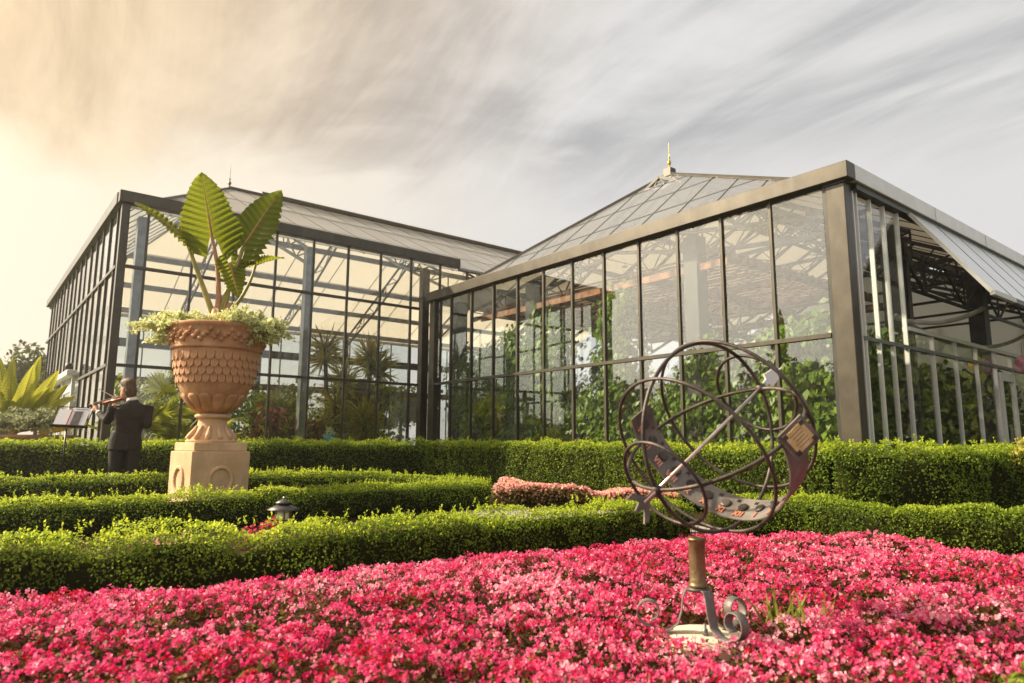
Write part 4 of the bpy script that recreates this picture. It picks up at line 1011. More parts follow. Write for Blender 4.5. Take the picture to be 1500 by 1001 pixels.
petiole(AL, al(-3.73, 2.42), al(-3.68, 3.22, 8.72), (0.05, 0, 0), 0.03, 0.016); big_leaf(AL, al(-3.68, 3.22, 8.72), al(-3.49, 2.74, 8.62), (0.5, -0.85, 0.1), 0.17, 0.2, 0.05, tint=(0.4, 0.9), veins=9)
for dx, dz in ((0.12, 0.33), (0.20, 0.26)):
    Build().tube([al(-3.73, 2.35), al(-3.73 + dx, 2.35 + dz)], [0.035, 0.022], 7).make('cut_stem', 'stalk', AL, True)
def trailing(name, label, loc, spots, k, leaf, mat, stemmat='petiole', group=None):
    T = thing(name, label, 'plant', loc, 0, group); P_, D_ = [], []; st = Build()
    for (cx_, cy_2, cz_, sx, sy, sz_, kk) in spots:
        nst = kk // 16
        for _ in range(nst):
            d = np.array([random.gauss(0, 1), random.gauss(0, 1), abs(random.gauss(0, 0.9))]); d /= np.linalg.norm(d)
            L_ = random.uniform(0.55, 1.15); c0 = np.array([cx_, cy_2, cz_])
            pts = []
            for t in np.linspace(0.1, 1, 16):
                p = c0 + d * np.array([sx, sy, sz_]) * L_ * t + np.array([0, 0, -0.32 * sz_ * (t * L_) ** 2.2])
                pts.append(p); P_.append(p + np.random.normal(size=3) * 0.012); D_.append(d)
            st.tube([tuple(p) for p in pts[::5]], 0.003, 4)
    P_, D_ = np.array(P_), np.array(D_); n_ = len(P_)
    pr = np.concatenate([P_ + rng.normal(size=(n_, 3)) * 0.014 for _ in range(k)]); dr_ = np.concatenate([D_] * k); n_ = len(pr)
    stuff(leaf_obj('foliage', scatter(T_LEAF, pr, frames(rng.normal(size=(n_, 3)) + (0, 0, .5), dr_ + rng.normal(size=(n_, 3)) * 0.9), leaf * rng.uniform(0.6, 1.3, n_), rng.beta(1.6, 1.3, n_)), mat, T))
    stuff(st.make('stems', stemmat, T))
np.random.seed(4)
trailing('trailing_plant', 'pale leafy trailing plant spilling over the left of the urn rim', (-4.05, 8.55, 2.33),
         [(0, 0, 0, .42, .34, .30, 900), (-.26, -.1, -.01, .50, .30, .26, 800), (0.22, .1, 0, .26, .3, .20, 300), (-.30, .1, -.16, .25, .2, .22, 160)], 5, 0.046, 'silver', group='trailing plants in the urn')
trailing('trailing_plant', 'pale leafy trailing plant spilling over the right of the urn rim', (-3.40, 8.50, 2.33),
         [(0, -.05, 0.02, .36, .34, .32, 900), (.20, 0.0, -.02, .42, .30, .32, 900), (.30, .05, -.14, .22, .2, .24, 300)], 5, 0.044, 'silver', group='trailing plants in the urn')

# planter at the far left with a second elephant ear and grey trailing leaves
PLN = thing('terracotta_planter', 'wide terracotta planter partly hidden behind the tall hedge at the left', 'planter', (-9.35, 13.7, 0))
PLN.scale = (0.95, 0.95, 0.86)
Build().lathe([(0.30, 0), (0.42, 0.02), (0.42, 0.10), (0.30, 0.16), (0.28, 0.45), (0.45, 0.62), (0.62, 0.90), (0.68, 1.12), (0.73, 1.14), (0.73, 1.22), (0.64, 1.22), (0.60, 1.1), (0.1, 1.08)], 36).make('bowl', 'terra', PLN, True)
trailing('silver_trailing_plant', 'grey-green trailing plant heaped over the planter at the left edge', (-9.35, 13.5, 1.16),
         [(0, 0, 0.12, .95, .75, .45, 1400), (-.4, -.4, .05, .6, .5, .5, 800), (.45, -.4, .05, .55, .5, .5, 800)], 2, 0.06, 'greyleaf')
EE = thing('banana_plant', 'sunlit yellow-green plant with a fan of ribbed leaves at the left edge', 'plant', (-9.95, 13.9, 1.1))
EE.scale = (0.86, 0.86, 0.86)
for k, ang in enumerate((-84, -66, -50, -36, -22, -8, 6, 20, 34, 48, 64, 82, -58, 40, 12, -28)):
    a_ = R(ang); L0, L1 = (0.55, 1.85) if k < 12 else (0.4, 1.4)
    yy = 0.30 * math.sin(k * 2.4); sc = random.uniform(0.88, 1.08)
    bs = (math.sin(a_) * L0 * sc * 0.9, yy * .5, math.cos(a_) * L0 * sc); tp = (math.sin(a_) * L1 * sc * 0.8, yy, math.cos(a_) * L1 * sc * 0.95 + 0.05)
    petiole(EE, (0, 0, 0), bs, (0, 0, 0.02), 0.035, 0.018)
    big_leaf(EE, bs, tp, (0.35 + 0.3 * math.sin(k), -0.88, 0.25), 0.20, 0.25, 0.14, tint=(0.6, 1.0), lobes=0.06, veins=19, scallop=0.10, mat='palm')
# ------------------------------------------------------------------ path light
LT = thing('path_light', 'small dark tiered path light standing between the two front hedges', 'path light', (-1.92, 5.95, 0))
Build().lathe([(0.028, 0.008), (0.028, 0.26)], 14).make('post', 'lampmetal', LT, True)
Build().lathe([(0.05, 0.26), (0.05, 0.335)], 14).make('lens', 'lampglass', LT, True)
cg = Build()
for k in range(4): cg.bar((0.058 * math.cos(k * 1.57 + .5), 0.058 * math.sin(k * 1.57 + .5), 0.255), (0.058 * math.cos(k * 1.57 + .5), 0.058 * math.sin(k * 1.57 + .5), 0.34), 0.010)
cg.make('cage', 'lampmetal', LT)
Build().lathe([(0.05, 0.336), (0.128, 0.338), (0.130, 0.344), (0.07, 0.375), (0.05, 0.38)], 32).make('shade', 'lampmetal', LT, True)
Build().lathe([(0.045, 0.381), (0.060, 0.395), (0.066, 0.396), (0.066, 0.402), (0.02, 0.425), (0.006, 0.43)], 28).make('cap', 'lampmetal', LT, True)
Build().lathe([(0.006, 0.43), (0.012, 0.437), (0.006, 0.448), (0.001, 0.45)], 12).make('knob', 'bare', LT, True)
# ------------------------------------------------------------------ armillary sundial
cr_, cu_, cf_ = Vector(_Rw.col[0]), Vector(_Rw.col[2]), Vector(_Rw.col[1])
SC = Vector((0.872, 3.02, 0.928)); SR = 0.405
AX = Vector((0.7042, 0.4472, 0.5514)).normalized()               # polar axis, pointing up to the right and away
E2 = Vector((0.5361, -0.8441, 0.0)); E2 = (E2 - AX * E2.dot(AX)).normalized()
E3 = AX.cross(E2).normalized()
if E3.z > 0: E3 = -E3                                             # points to the bottom of the equator
SD = thing('armillary_sundial', 'dark iron armillary sundial with ringed sphere and numeral band among the pink flowers', 'sundial', (0.80, 3.0, 0))
off = Vector((0.80, 3.0, 0))
S0 = SC - off
def ring(c0, u, v, r, rad, name='ring', mat='iron'):
    pts = [c0 + u * (r * math.cos(t)) + v * (r * math.sin(t)) for t in np.linspace(0, 2 * math.pi, 97)[:-1]]
    return Build().tube(pts, rad, 10, True, ref=u.cross(v)).make(name, mat, SD, True)
ring(S0, AX, E3, SR, 0.0085, 'meridian_ring')
ring(S0, AX, E2, SR * 0.985, 0.0085, 'meridian_ring')
for lat, nm in ((23.5, 'tropic_ring'), (-23.5, 'tropic_ring'), (62, 'polar_ring'), (-62, 'polar_ring')):
    r_ = SR * math.cos(R(lat)); ring(S0 + AX * (SR * math.sin(R(lat))), E2, E3, r_ + 0.008, 0.0075, nm)
# the equatorial band: numerals on its inner face
T0, T1 = R(-4), R(201)
def eq(t, h, r): return S0 + (E2 * math.cos(t) + E3 * math.sin(t)) * r + AX * h
nb = 60; V, F = [], []
BW, BR = 0.073, SR * 0.955
for k in range(nb + 1):
    t = T0 + (T1 - T0) * k / nb
    for h, r in ((-BW, BR), (BW, BR), (BW, BR + 0.006), (-BW, BR + 0.006)): V.append(eq(t, h, r))
for k in range(nb):
    for j in range(4): F.append((k * 4 + j, k * 4 + (j + 1) % 4, (k + 1) * 4 + (j + 1) % 4, (k + 1) * 4 + j))
F += [(0, 1, 2, 3), (nb * 4 + 3, nb * 4 + 2, nb * 4 + 1, nb * 4)]
band = obj('equatorial_band', V, F, 'band', SD)
STROKES = {'I': (0.34, [((0.5, 0), (0.5, 1))]), 'V': (0.8, [((0, 1), (0.5, 0)), ((0.5, 0), (1, 1))]), 'X': (0.8, [((0, 0), (1, 1)), ((0, 1), (1, 0))])}
def roman(word, tc_, h0, sz, rot90=False):
    b = Build(); tot = sum(STROKES[c_][0] for c_ in word) + 0.16 * (len(word) - 1); x = -tot / 2
    rr = BR - 0.004
    for c_ in word:
        w_, st = STROKES[c_]
        for (ax_, ay_), (bx2, by2) in st:
            pa, pb = (x + ax_ * w_, ay_), (x + bx2 * w_, by2)
            P_ = [eq(tc_ + sg * (px_ * sz) / BR, h0 + (py_ - .5) * sz * 1.25, rr) for sg in (-1,) for px_, py_ in (pa, pb)]
            b.bar(P_[0], P_[1], 0.0075, 0.003, up=(P_[0] - S0))
        x += w_ + 0.16
    b.make('numeral', 'copper', band)
hours = ['V', 'VI', 'VII', 'VIII', 'IX', 'X', 'XI', 'XII', 'I', 'II', 'III', 'IIII', 'V', 'VI', 'VII']
for k, wd in enumerate(hours):
    t = R(190) - R(13.7) * k
    if t < T0 + 0.05: break
    roman(wd, t, -0.040, 0.026)
    ce = eq(t, 0.004, BR - 0.003); n_ = (S0 - ce).normalized(); u_ = n_.cross(AX).normalized()
    V, F = [], []
    for (r_, d_) in ((0.023, 0), (0.023, 0.006), (0.018, 0.009)):
        V += [ce + (u_ * math.cos(a_) + AX * math.sin(a_)) * r_ + n_ * d_ for a_ in np.linspace(0, 2 * math.pi, 21)[:-1]]
    for i in range(2): F += [(i * 20 + j, i * 20 + (j + 1) % 20, (i + 1) * 20 + (j + 1) % 20, (i + 1) * 20 + j) for j in range(20)]
    F.append(tuple(range(40, 60)))
    obj('zodiac_medallion', V, F, 'iron', band)
    c2 = eq(t - R(6.8), 0.044, BR - 0.003)
    b = Build()
    for q_ in ((-.008, -.008, .008, .008), (-.008, .008, .008, -.008)):
        b.bar(c2 + u_ * q_[0] + AX * q_[1], c2 + u_ * q_[2] + AX * q_[3], 0.004)
    b.make('hour_mark', 'iron', band)
# arrow through the poles
p0, p1 = S0 - AX * (SR + 0.085), S0 + AX * (SR + 0.16)
Build().tube([p0, S0, S0 + AX * (SR + 0.04)], 0.0075, 10).make('arrow_shaft', 'bare', SD, True)
side = AX.cross(cf_).normalized()
hd = Build()
def plate(b, pts, n_, th):
    k = len(pts); n_ = n_ * (th / 2)
    b.add([Vector(p) - n_ for p in pts] + [Vector(p) + n_ for p in pts], [tuple(range(k))[::-1], tuple(range(k, 2 * k))] + [(i, (i + 1) % k, k + (i + 1) % k, k + i) for i in range(k)])
fn = AX.cross(side).normalized()
a_ = S0 + AX * (SR + 0.03)
plate(hd, [a_ - side * .011, a_ + AX * .03 - side * .013, a_ + AX * .035 - side * .036, a_ + AX * .105 - side * .028, a_ + AX * .11 - side * .008, a_ + AX * .17, a_ + AX * .11 + side * .008, a_ + AX * .105 + side * .028, a_ + AX * .035 + side * .036, a_ + AX * .03 + side * .013, a_ + side * .011], fn, 0.008)
hd.make('arrow_head', 'alu', SD)
a_ = S0 - AX * (SR + 0.015)
tl = Build()
plate(tl, [a_ - side * .012, a_ + side * .012, a_ - AX * .045 + side * .013, a_ - AX * .095 + side * .062, a_ - AX * .125 + side * .060, a_ - AX * .085 + side * .018, a_ - AX * .125 + side * .004, a_ - AX * .125 - side * .004, a_ - AX * .085 - side * .018, a_ - AX * .125 - side * .060, a_ - AX * .095 - side * .062, a_ - AX * .045 - side * .013], fn, 0.008)
tl.make('arrow_tail', 'band', SD)
for sg in (-1, 1):
    ce = S0 + AX * (SR * sg); b = Build(); b.tube([ce - AX * .014, ce + AX * .014], 0.021, 12); b.make('pole_boss', 'iron', SD, True)
# diamond plaque at the right-hand end of the band
pc = eq(R(0), 0.0, BR - 0.03) + E2 * 0.02 - cf_ * 0.075 + cr_ * 0.012
du, dv = (cr_ + cu_ * 1.0).normalized(), (cr_ * -0.92 + cu_ * 1.0).normalized()
pn = du.cross(dv).normalized()
pb = Build(); w_ = 0.062
plate(pb, [pc + du * i * w_ + dv * j * w_ * .95 for i, j in ((-1, -1), (1, -1), (1, 1), (-1, 1))], pn, 0.012)
pl_ = pb.make('plaque', 'band', SD)
sgn = -1 if pn.dot(cf_) > 0 else 1
pb = Build(); plate(pb, [pc + pn * (sgn * 0.009) + du * i * .045 + dv * j * .043 for i, j in ((-1, -1), (1, -1), (1, 1), (-1, 1))], pn, 0.004); pb.make('plaque_face', 'plate', pl_)
for i, j in ((-1, -1), (1, -1), (1, 1), (-1, 1)):
    pb = Build(); c0 = pc + pn * (sgn * 0.010) + du * i * .041 + dv * j * .039
    plate(pb, [c0 + du * a2 * .009 + dv * b2 * .009 for a2, b2 in ((-1, -1), (1, -1), (1, 1), (-1, 1))], pn, 0.007); pb.make('corner_clip', 'iron', pl_)
for k in range(5):
    pb = Build(); c0 = pc + pn * (sgn * 0.0118) + dv * (0.026 - 0.013 * k); L_ = 0.03 - 0.004 * (k % 3)
    plate(pb, [c0 + du * a2 * L_ + dv * b2 * .0009 for a2, b2 in ((-1, -1), (1, -1), (1, 1), (-1, 1))], pn, 0.0012); pb.make('engraved_line', 'bronze', pl_)
# stand
px_, py_ = -0.018, 0.0
Build().lathe([(0.036, 0.30), (0.040, 0.305), (0.036, 0.312), (0.0335, 0.32), (0.0335, 0.485), (0.037, 0.49), (0.042, 0.496), (0.02, 0.503)], 24, (px_, py_, 0)).make('post', 'bronze', SD, True)
Build().lathe([(0.045, 0.285), (0.045, 0.299)], 24, (px_, py_, 0)).make('collar', 'iron', SD, True)
def scroll(ang, out, nm='scroll_foot'):
    """flat iron strap: down from the collar, out along the stone and rolled up"""
    u_ = Vector((math.cos(ang), math.sin(ang), 0)); w_ = Vector((-u_.y, u_.x, 0)) * 0.022
    prof = [(0.02, 0.292), (0.05, 0.29), (0.062, 0.262), (0.07, 0.20), (0.085, 0.155), (0.12, 0.128), (0.165, 0.12), (0.205, 0.138)]
    cx0, cz0, r0 = 0.20, 0.195, 0.058
    for k in range(14):
        t = R(-70) + R(25) * k; r_ = r0 * (1 - 0.036 * k); prof.append((cx0 + r_ * math.cos(t), cz0 + r_ * math.sin(t)))
    V, F = [], []
    for i, (x, z) in enumerate(prof):
        x *= out
        a2 = prof[max(i - 1, 0)]; b2 = prof[min(i + 1, len(prof) - 1)]; tx, tz = b2[0] - a2[0], b2[1] - a2[1]; l2 = math.hypot(tx, tz); nx, nz = -tz / l2 * 0.003, tx / l2 * 0.003
        base = Vector((px_, py_, 0)) + u_ * x + Vector((0, 0, z)); nn = u_ * nx + Vector((0, 0, nz))
        V += [base - w_ - nn, base + w_ - nn, base + w_ + nn, base - w_ + nn]
    for i in range(len(prof) - 1):
        for j in range(4): F.append((i * 4 + j, i * 4 + (j + 1) % 4, (i + 1) * 4 + (j + 1) % 4, (i + 1) * 4 + j))
    F += [(3, 2, 1, 0), tuple(len(prof) * 4 - 4 + k for k in range(4))]
    s_ = obj(nm, V, F, 'band', SD)
    for p_ in s_.data.polygons: p_.use_smooth = True
    m_ = s_.modifiers.new('bevel', 'BEVEL'); m_.width = 0.001
for ang in (R(168), R(-62), R(28)): scroll(ang, 1.0)
ST = thing('foundation_stone', 'pale rounded stone slab under the iron sundial', 'stone', (0.81, 3.05, 0))
Build().lathe([(0.215, 0), (0.22, 0.04), (0.205, 0.085), (0.16, 0.110), (0.08, 0.117), (0.005, 0.118)], 48).make('slab', 'stone', ST, True).scale = (0.97, 0.74, 1)
Build().lathe([(0.012, 0.117), (0.012, 0.14), (0.007, 0.142), (0.007, 0.16)], 10, (-0.012, -0.075, 0)).make('anchor_bolt', 'greysteel', ST, True)

# ------------------------------------------------------------------ violinist
PX, PY = -5.50, 9.92
PE = thing('person', 'person in a black suit seen from behind, playing the violin by the hedge', 'person', (PX, PY, 0))
def wp(x, z, y=0.0): return Vector((x - PX, y, z))
Z_ = Vector((0, 0, 1))
rgt = Vector((0.86, 0.50, 0)).normalized(); fwd = Vector((-0.50, 0.86, 0)).normalized()     # his right, his front
hips, chest = wp(-5.495, 0.92), wp(-5.455, 1.25)
lsh, rsh = wp(-5.615, 1.42, -0.10), wp(-5.295, 1.42, 0.10)
lel, lwr, lhd = wp(-5.775, 1.215, -0.02), wp(-5.985, 1.335, 0.10), wp(-6.05, 1.415, 0.13)
rel_, rwr, rhd = wp(-5.245, 1.17, 0.06), wp(-5.50, 1.33, 0.30), wp(-5.60, 1.40, 0.33)
def limb(b, pts, rad, n=12):
    b.tube(pts, rad, n)
def torso(b, g):
    secs = []
    for x, z, w_, d_ in ((-5.495, .80, .185, .135), (-5.495, .90, .185, .13), (-5.485, 1.02, .165, .115), (-5.47, 1.14, .175, .12), (-5.46, 1.27, .20, .13), (-5.455, 1.37, .205, .12), (-5.455, 1.435, .17, .095), (-5.455, 1.475, .085, .07)):
        secs.append((wp(x, z), rgt * (w_ + g), fwd * (d_ + g)))
    b.loft(secs, 20, 2.4)
body = Build()
torso(body, -0.012)
body.tube([wp(-5.455, 1.44), wp(-5.475, 1.53), wp(-5.50, 1.60)], [0.065, 0.058, 0.06], 12)
# head turned to the left, chin down on the violin
hc = wp(-5.535, 1.672); hf = Vector((-0.93, 0.30, -0.10)).normalized(); hs = Z_.cross(hf).normalized(); hu = hf.cross(hs)
body.loft([(hc + hu * z + hf * o_, hs * a, hf * b_) for z, o_, a, b_ in ((-.145, .045, .028, .035), (-.125, .04, .05, .062), (-.085, .02, .066, .088), (-.03, .004, .073, .097), (.03, -.004, .077, .104), (.085, -.008, .07, .096), (.118, -.01, .046, .066), (.135, -.012, .016, .022))], 16)
body.tube([hc + hf * .088 + hu * .015, hc + hf * .105 - hu * .03, hc + hf * .086 - hu * .045], [.010, .016, .008], 8)   # nose
body.tube([hc + hf * .082 - hs * .022 - hu * .075, hc + hf * .090 - hu * .075, hc + hf * .082 + hs * .022 - hu * .075], .009, 6)   # lips
for sg in (-1, 1):
    e_ = hc + hs * (sg * .078) - hf * .012 - hu * .012
    body.loft([(e_ + hs * (sg * o_), hu * a, hf * b_) for o_, a, b_ in ((-.012, .026, .016), (.004, .032, .02), (.012, .024, .015))], 10)   # ears
limb(body, [lsh, lel, lwr, lhd], [.058, .046, .03, .027]); limb(body, [rsh, rel_, rwr, rhd], [.058, .046, .03, .027])
for sg, x in ((-1, -5.59), (1, -5.40)):
    limb(body, [wp(x + .0, .88, sg * .03), wp(x - .005 * sg, .50, sg * .05), wp(x, .09, sg * .06)], [.085, .058, .042])
# hands: palm, four fingers and a thumb
def hand(b, wr, pt, curl, sidev, thumb, ln=0.085):
    d_ = (pt - wr).normalized(); s_ = (sidev - d_ * sidev.dot(d_)).normalized()
    b.loft([(wr + d_ * t_, s_ * a, curl * .014) for t_, a in ((0, .026), (.03, .034), (.07, .038), (.095, .034))], 10)
    for k, fl2 in enumerate((.9, 1.0, .95, .78)):
        r0_ = wr + d_ * .085 + s_ * (.028 - .0187 * k)
        p1_ = r0_ + d_ * (.035 * fl2) + curl * (.012); p2_ = p1_ + d_ * (.012 * fl2) + curl * (.03 * fl2); p3_ = p2_ - d_ * .012 + curl * (.02 * fl2)
        b.tube([r0_ - d_ * .02, r0_, p1_, p2_, p3_], [.009, .0095, .0088, .008, .0065], 6)
    t0_ = wr + d_ * .03 + s_ * (.03 * thumb)
    b.tube([t0_ - s_ * (.012 * thumb), t0_ + d_ * .02 + s_ * (.018 * thumb), t0_ + d_ * .048 + s_ * (.02 * thumb) + curl * .012], [.0125, .0115, .009], 6)
hand(body, lwr, lhd, Vector((-.45, .6, .65)).normalized(), Vector((-.8, -.5, 0)), 1)
hand(body, rwr, rhd, Vector((-.2, -.3, -.9)).normalized(), Vector((.5, .8, 0)), -1)
bd = fuse(body.make('body', 'skin', PE, True), 0.0065)
jk = Build(); torso(jk, 0.012)
jk.loft([(wp(-5.5, z), rgt * a, fwd * b_) for z, a, b_ in ((.80, .215, .165), (.83, .215, .163), (.95, .205, .15), (1.05, .185, .132))], 20, 2.4)
limb(jk, [lsh - rgt * .02, lsh.lerp(lel, .5) - Z_ * .004, lel, lel.lerp(lwr, .45) - Z_ * .01, lel.lerp(lwr, .90)], [.085, .076, .068, .056, .046])
limb(jk, [rsh + rgt * .02, rsh.lerp(rel_, .5), rel_], [.085, .078, .066]); limb(jk, [rel_, rel_.lerp(rwr, .5), rel_.lerp(rwr, .9)], [.066, .058, .047])
jk.loft([(rel_ + Z_ * z, rgt * a, fwd * a) for z, a in ((-.068, .02), (-.05, .046), (0, .068), (.05, .046))], 12)
for sg, s_ in ((-1, lsh), (1, rsh)):
    jk.loft([(s_.lerp(chest, t_) + Z_ * h_, rgt * a, fwd * a) for t_, h_, a in ((-.12, -.02, .045), (0.0, .0, .08), (.35, .05, .085))], 12)
jk.tube([wp(-5.44, 1.43), wp(-5.455, 1.50)], [.10, .082], 14)
fuse(jk.make('jacket', 'suit', PE, True), 0.009)
vent_ = Build(); vent_.bar(wp(-5.485, .80) - fwd * .168, wp(-5.485, 1.0) - fwd * .152, .006, .008); vent_.make('jacket_vent', 'ebony', PE)
tr = Build()
for sg, x in ((-1, -5.59), (1, -5.40)):
    tr.loft([(wp(x + dx, z, sg * .04), rgt * a, fwd * a * 1.1) for dx, z, a in ((0.02 * -sg, .90, .10), (0, .75, .105), (0, .5, .088), (0, .28, .078), (0, .07, .08))], 14)
tr.loft([(wp(-5.495, z), rgt * a, fwd * b_) for z, a, b_ in ((.78, .17, .12), (.90, .175, .125), (.98, .165, .115))], 16)
fuse(tr.make('trousers', 'suit', PE, True), 0.012)
Build().tube([wp(-5.447, 1.487), wp(-5.462, 1.535)], [.082, .070], 16).make('shirt_collar', 'shirt', PE, True)
for a_, b_, r_ in ((lel, lwr, .041), (rel_, rwr, .041)):
    Build().tube([a_.lerp(b_, .88), a_.lerp(b_, 1.0)], [r_, r_ * .95], 12).make('shirt_cuff', 'shirt', PE, True)
hr = Build()
hr.loft([(hc + hu * z + hf * o_, hs * a, hf * b_) for z, o_, a, b_ in ((-.135, -.066, .05, .042), (-.10, -.062, .074, .064), (-.05, -.056, .088, .078), (.01, -.040, .090, .088), (.055, -.018, .093, .108), (.10, -.008, .086, .114), (.134, -.002, .064, .094), (.156, .002, .028, .05))], 18)
hair = fuse(hr.make('hair', 'hair', PE, True), 0.008)
for sg, x in ((-1, -5.60), (1, -5.40)):
    bevel(Build().loft([(wp(x, z, sg * .06) + fwd * f_, rgt * .042, fwd * a) for z, f_, a in ((.013, .05, .13), (.05, .05, .13), (.09, .01, .07))], 14).make('shoe', 'shoe', PE, True), .004)
for sg in (-1, 1):
    Build().lathe([(.001, -.011), (.009, -.006), (.011, 0), (.009, .006), (.001, .011)], 10, hc + hf * .088 + hs * (sg * .032) + hu * .005).make('eye', 'ebony', PE, True)
# violin, held level to the left
VN = thing('violin', 'reddish brown violin held under the chin of the person', 'violin', (PX, PY, 0))
va, vb = wp(-5.600, 1.545, .07), wp(-6.165, 1.425, .17)
vd_ = (vb - va).normalized(); vnrm = Vector((-.1, -.42, .90)); vnrm = (vnrm - vd_ * vnrm.dot(vd_)).normalized(); vs_ = vd_.cross(vnrm)
outl = [(0, .0), (.02, .055), (.06, .083), (.11, .082), (.15, .062), (.185, .055), (.22, .062), (.27, .072), (.31, .066), (.345, .04), (.355, .0)]
loop = [(x, w_) for x, w_ in outl] + [(x, -w_) for x, w_ in outl[1:-1]][::-1]
k = len(loop); V = [va + vd_ * x + vs_ * w_ + vnrm * h for h in (-.018, .018) for x, w_ in loop]
V += [va + vd_ * (.18 + (x - .18) * .6) + vs_ * (w_ * .55) + vnrm * h for h in (-.03, .03) for x, w_ in loop]
F = [(i, (i + 1) % k, k + (i + 1) % k, k + i) for i in range(k)] + [(2 * k + i, 2 * k + (i + 1) % k, (i + 1) % k, i) for i in range(k)] + [(k + i, k + (i + 1) % k, 3 * k + (i + 1) % k, 3 * k + i) for i in range(k)]
F += [tuple(range(2 * k, 3 * k)), tuple(range(3 * k, 4 * k))]
obj('violin_body', V, F, 'violin', VN)
Build().bar(va + vd_ * .34 + vnrm * .012, va + vd_ * .50 + vnrm * .014, .026, .022, up=vnrm).make('neck', 'violin', VN)
Build().bar(va + vd_ * .22 + vnrm * .040, va + vd_ * .49 + vnrm * .032, .030, .007, up=vnrm).make('fingerboard', 'ebony', VN)
Build().bar(va + vd_ * .185 + vnrm * .03 - vs_ * .02, va + vd_ * .185 + vnrm * .03 + vs_ * .02, .004, .035, up=vnrm).make('bridge', 'stone', VN)
Build().bar(va + vd_ * .02 + vnrm * .032, va + vd_ * .12 + vnrm * .036, .032, .008, up=vnrm).make('tailpiece', 'ebony', VN)
Build().bar(va + vd_ * .01 + vnrm * .036 + vs_ * .05, va + vd_ * .08 + vnrm * .036 + vs_ * .05, .05, .014, up=vnrm).make('chin_rest', 'ebony', VN)
Build().bar(va + vd_ * .50 + vnrm * .014, va + vd_ * .565 + vnrm * .0, .024, .024, up=vnrm).make('pegbox', 'violin', VN)
Build().tube([va + vd_ * (.565 + .018 * math.cos(t)) + vnrm * (.018 * math.sin(t)) for t in np.linspace(0, 4.6, 9)], [.012] * 9, 8).make('scroll', 'violin', VN, True)
for q_ in range(4):
    Build().bar(va + vd_ * (.515 + .013 * q_) - vs_ * .034, va + vd_ * (.515 + .013 * q_) + vs_ * .034, .008).make('peg', 'ebony', VN)
BO = thing('violin_bow', 'thin pale bow crossing the violin strings', 'bow', (PX, PY, 0))
b0 = rhd + Vector((-.02, .02, .02)); b1 = b0 + Vector((-.20, -.58, .235))
Build().tube([b0, b0.lerp(b1, .5) + vnrm * .004, b1], [.0055, .005, .004], 6).make('stick', 'bare', BO, True)
Build().bar(b0 - vnrm * .018, b1 - vnrm * .012, .008, .002).make('horsehair', 'paper', BO)
# music stand with sheets
MS = thing('music_stand', 'black music stand in front of the person in the suit', 'music stand', (-6.38, 9.95, 0))
Build().tube([(0, 0, 0.25), (0, 0, 1.10)], .012, 10).make('pole', 'ebony', MS, True)
for t in (0.4, 2.5, 4.6): Build().bar((0, 0, .30), (.34 * math.cos(t), .34 * math.sin(t), .012), .018, .012).make('leg', 'ebony', MS)
sx_ = Vector((.985, .17, -.04)).normalized(); sn_ = Vector((-.05, -.5, .30)); sn_ = (sn_ - sx_ * sn_.dot(sx_)).normalized(); su_ = sn_.cross(sx_)
if su_.z < 0: su_ = -su_
c0 = Vector((.02, .0, 1.12)) + su_ * .17
d_ = Build()
pts_ = [c0 + sx_ * x + su_ * y for x, y in ((-.235, -.17), (.235, -.17), (.235, .17), (-.235, .17))]
for i in range(4): d_.bar(pts_[i], pts_[(i + 1) % 4], .012)
for k in range(1, 5): d_.bar(pts_[0].lerp(pts_[1], k / 5), pts_[3].lerp(pts_[2], k / 5), .006)
for k in range(1, 3): d_.bar(pts_[0].lerp(pts_[3], k / 3), pts_[1].lerp(pts_[2], k / 3), .006)
d_.make('desk', 'ebony', MS)
Build().bar(pts_[0] + sn_ * .025, pts_[1] + sn_ * .025 + sx_ * .03, .06, .012, up=su_).make('ledge', 'ebony', MS)
SH = thing('sheet_music', 'open sheet music with a dark printed block on the music stand', 'sheet music', (-6.38, 9.95, 0))
def page(nm, x0, x1, y0, y1, h, mat, par=SH):
    b_ = Build(); plate(b_, [c0 + sx_ * x + su_ * y + sn_ * h for x, y in ((x0, y0), (x1, y0), (x1, y1), (x0, y1))], sn_, .0025); return b_.make(nm, mat, par)
page('page', -.20, -.035, -.155, .115, .014, 'paper'); pg = page('page', -.03, .21, -.155, .150, .018, 'paper')
page('printed_block', .02, .13, -.15, .09, .0215, 'ink', pg); page('red_margin', -.028, -.015, -.15, .12, .0215, 'redink', pg)
for k in range(7): page('stave', .02, .19, .128 - .006 * k if k < 2 else .10, .130 - .006 * k if k < 2 else .101, .0215, 'ink', pg) if k < 2 else None
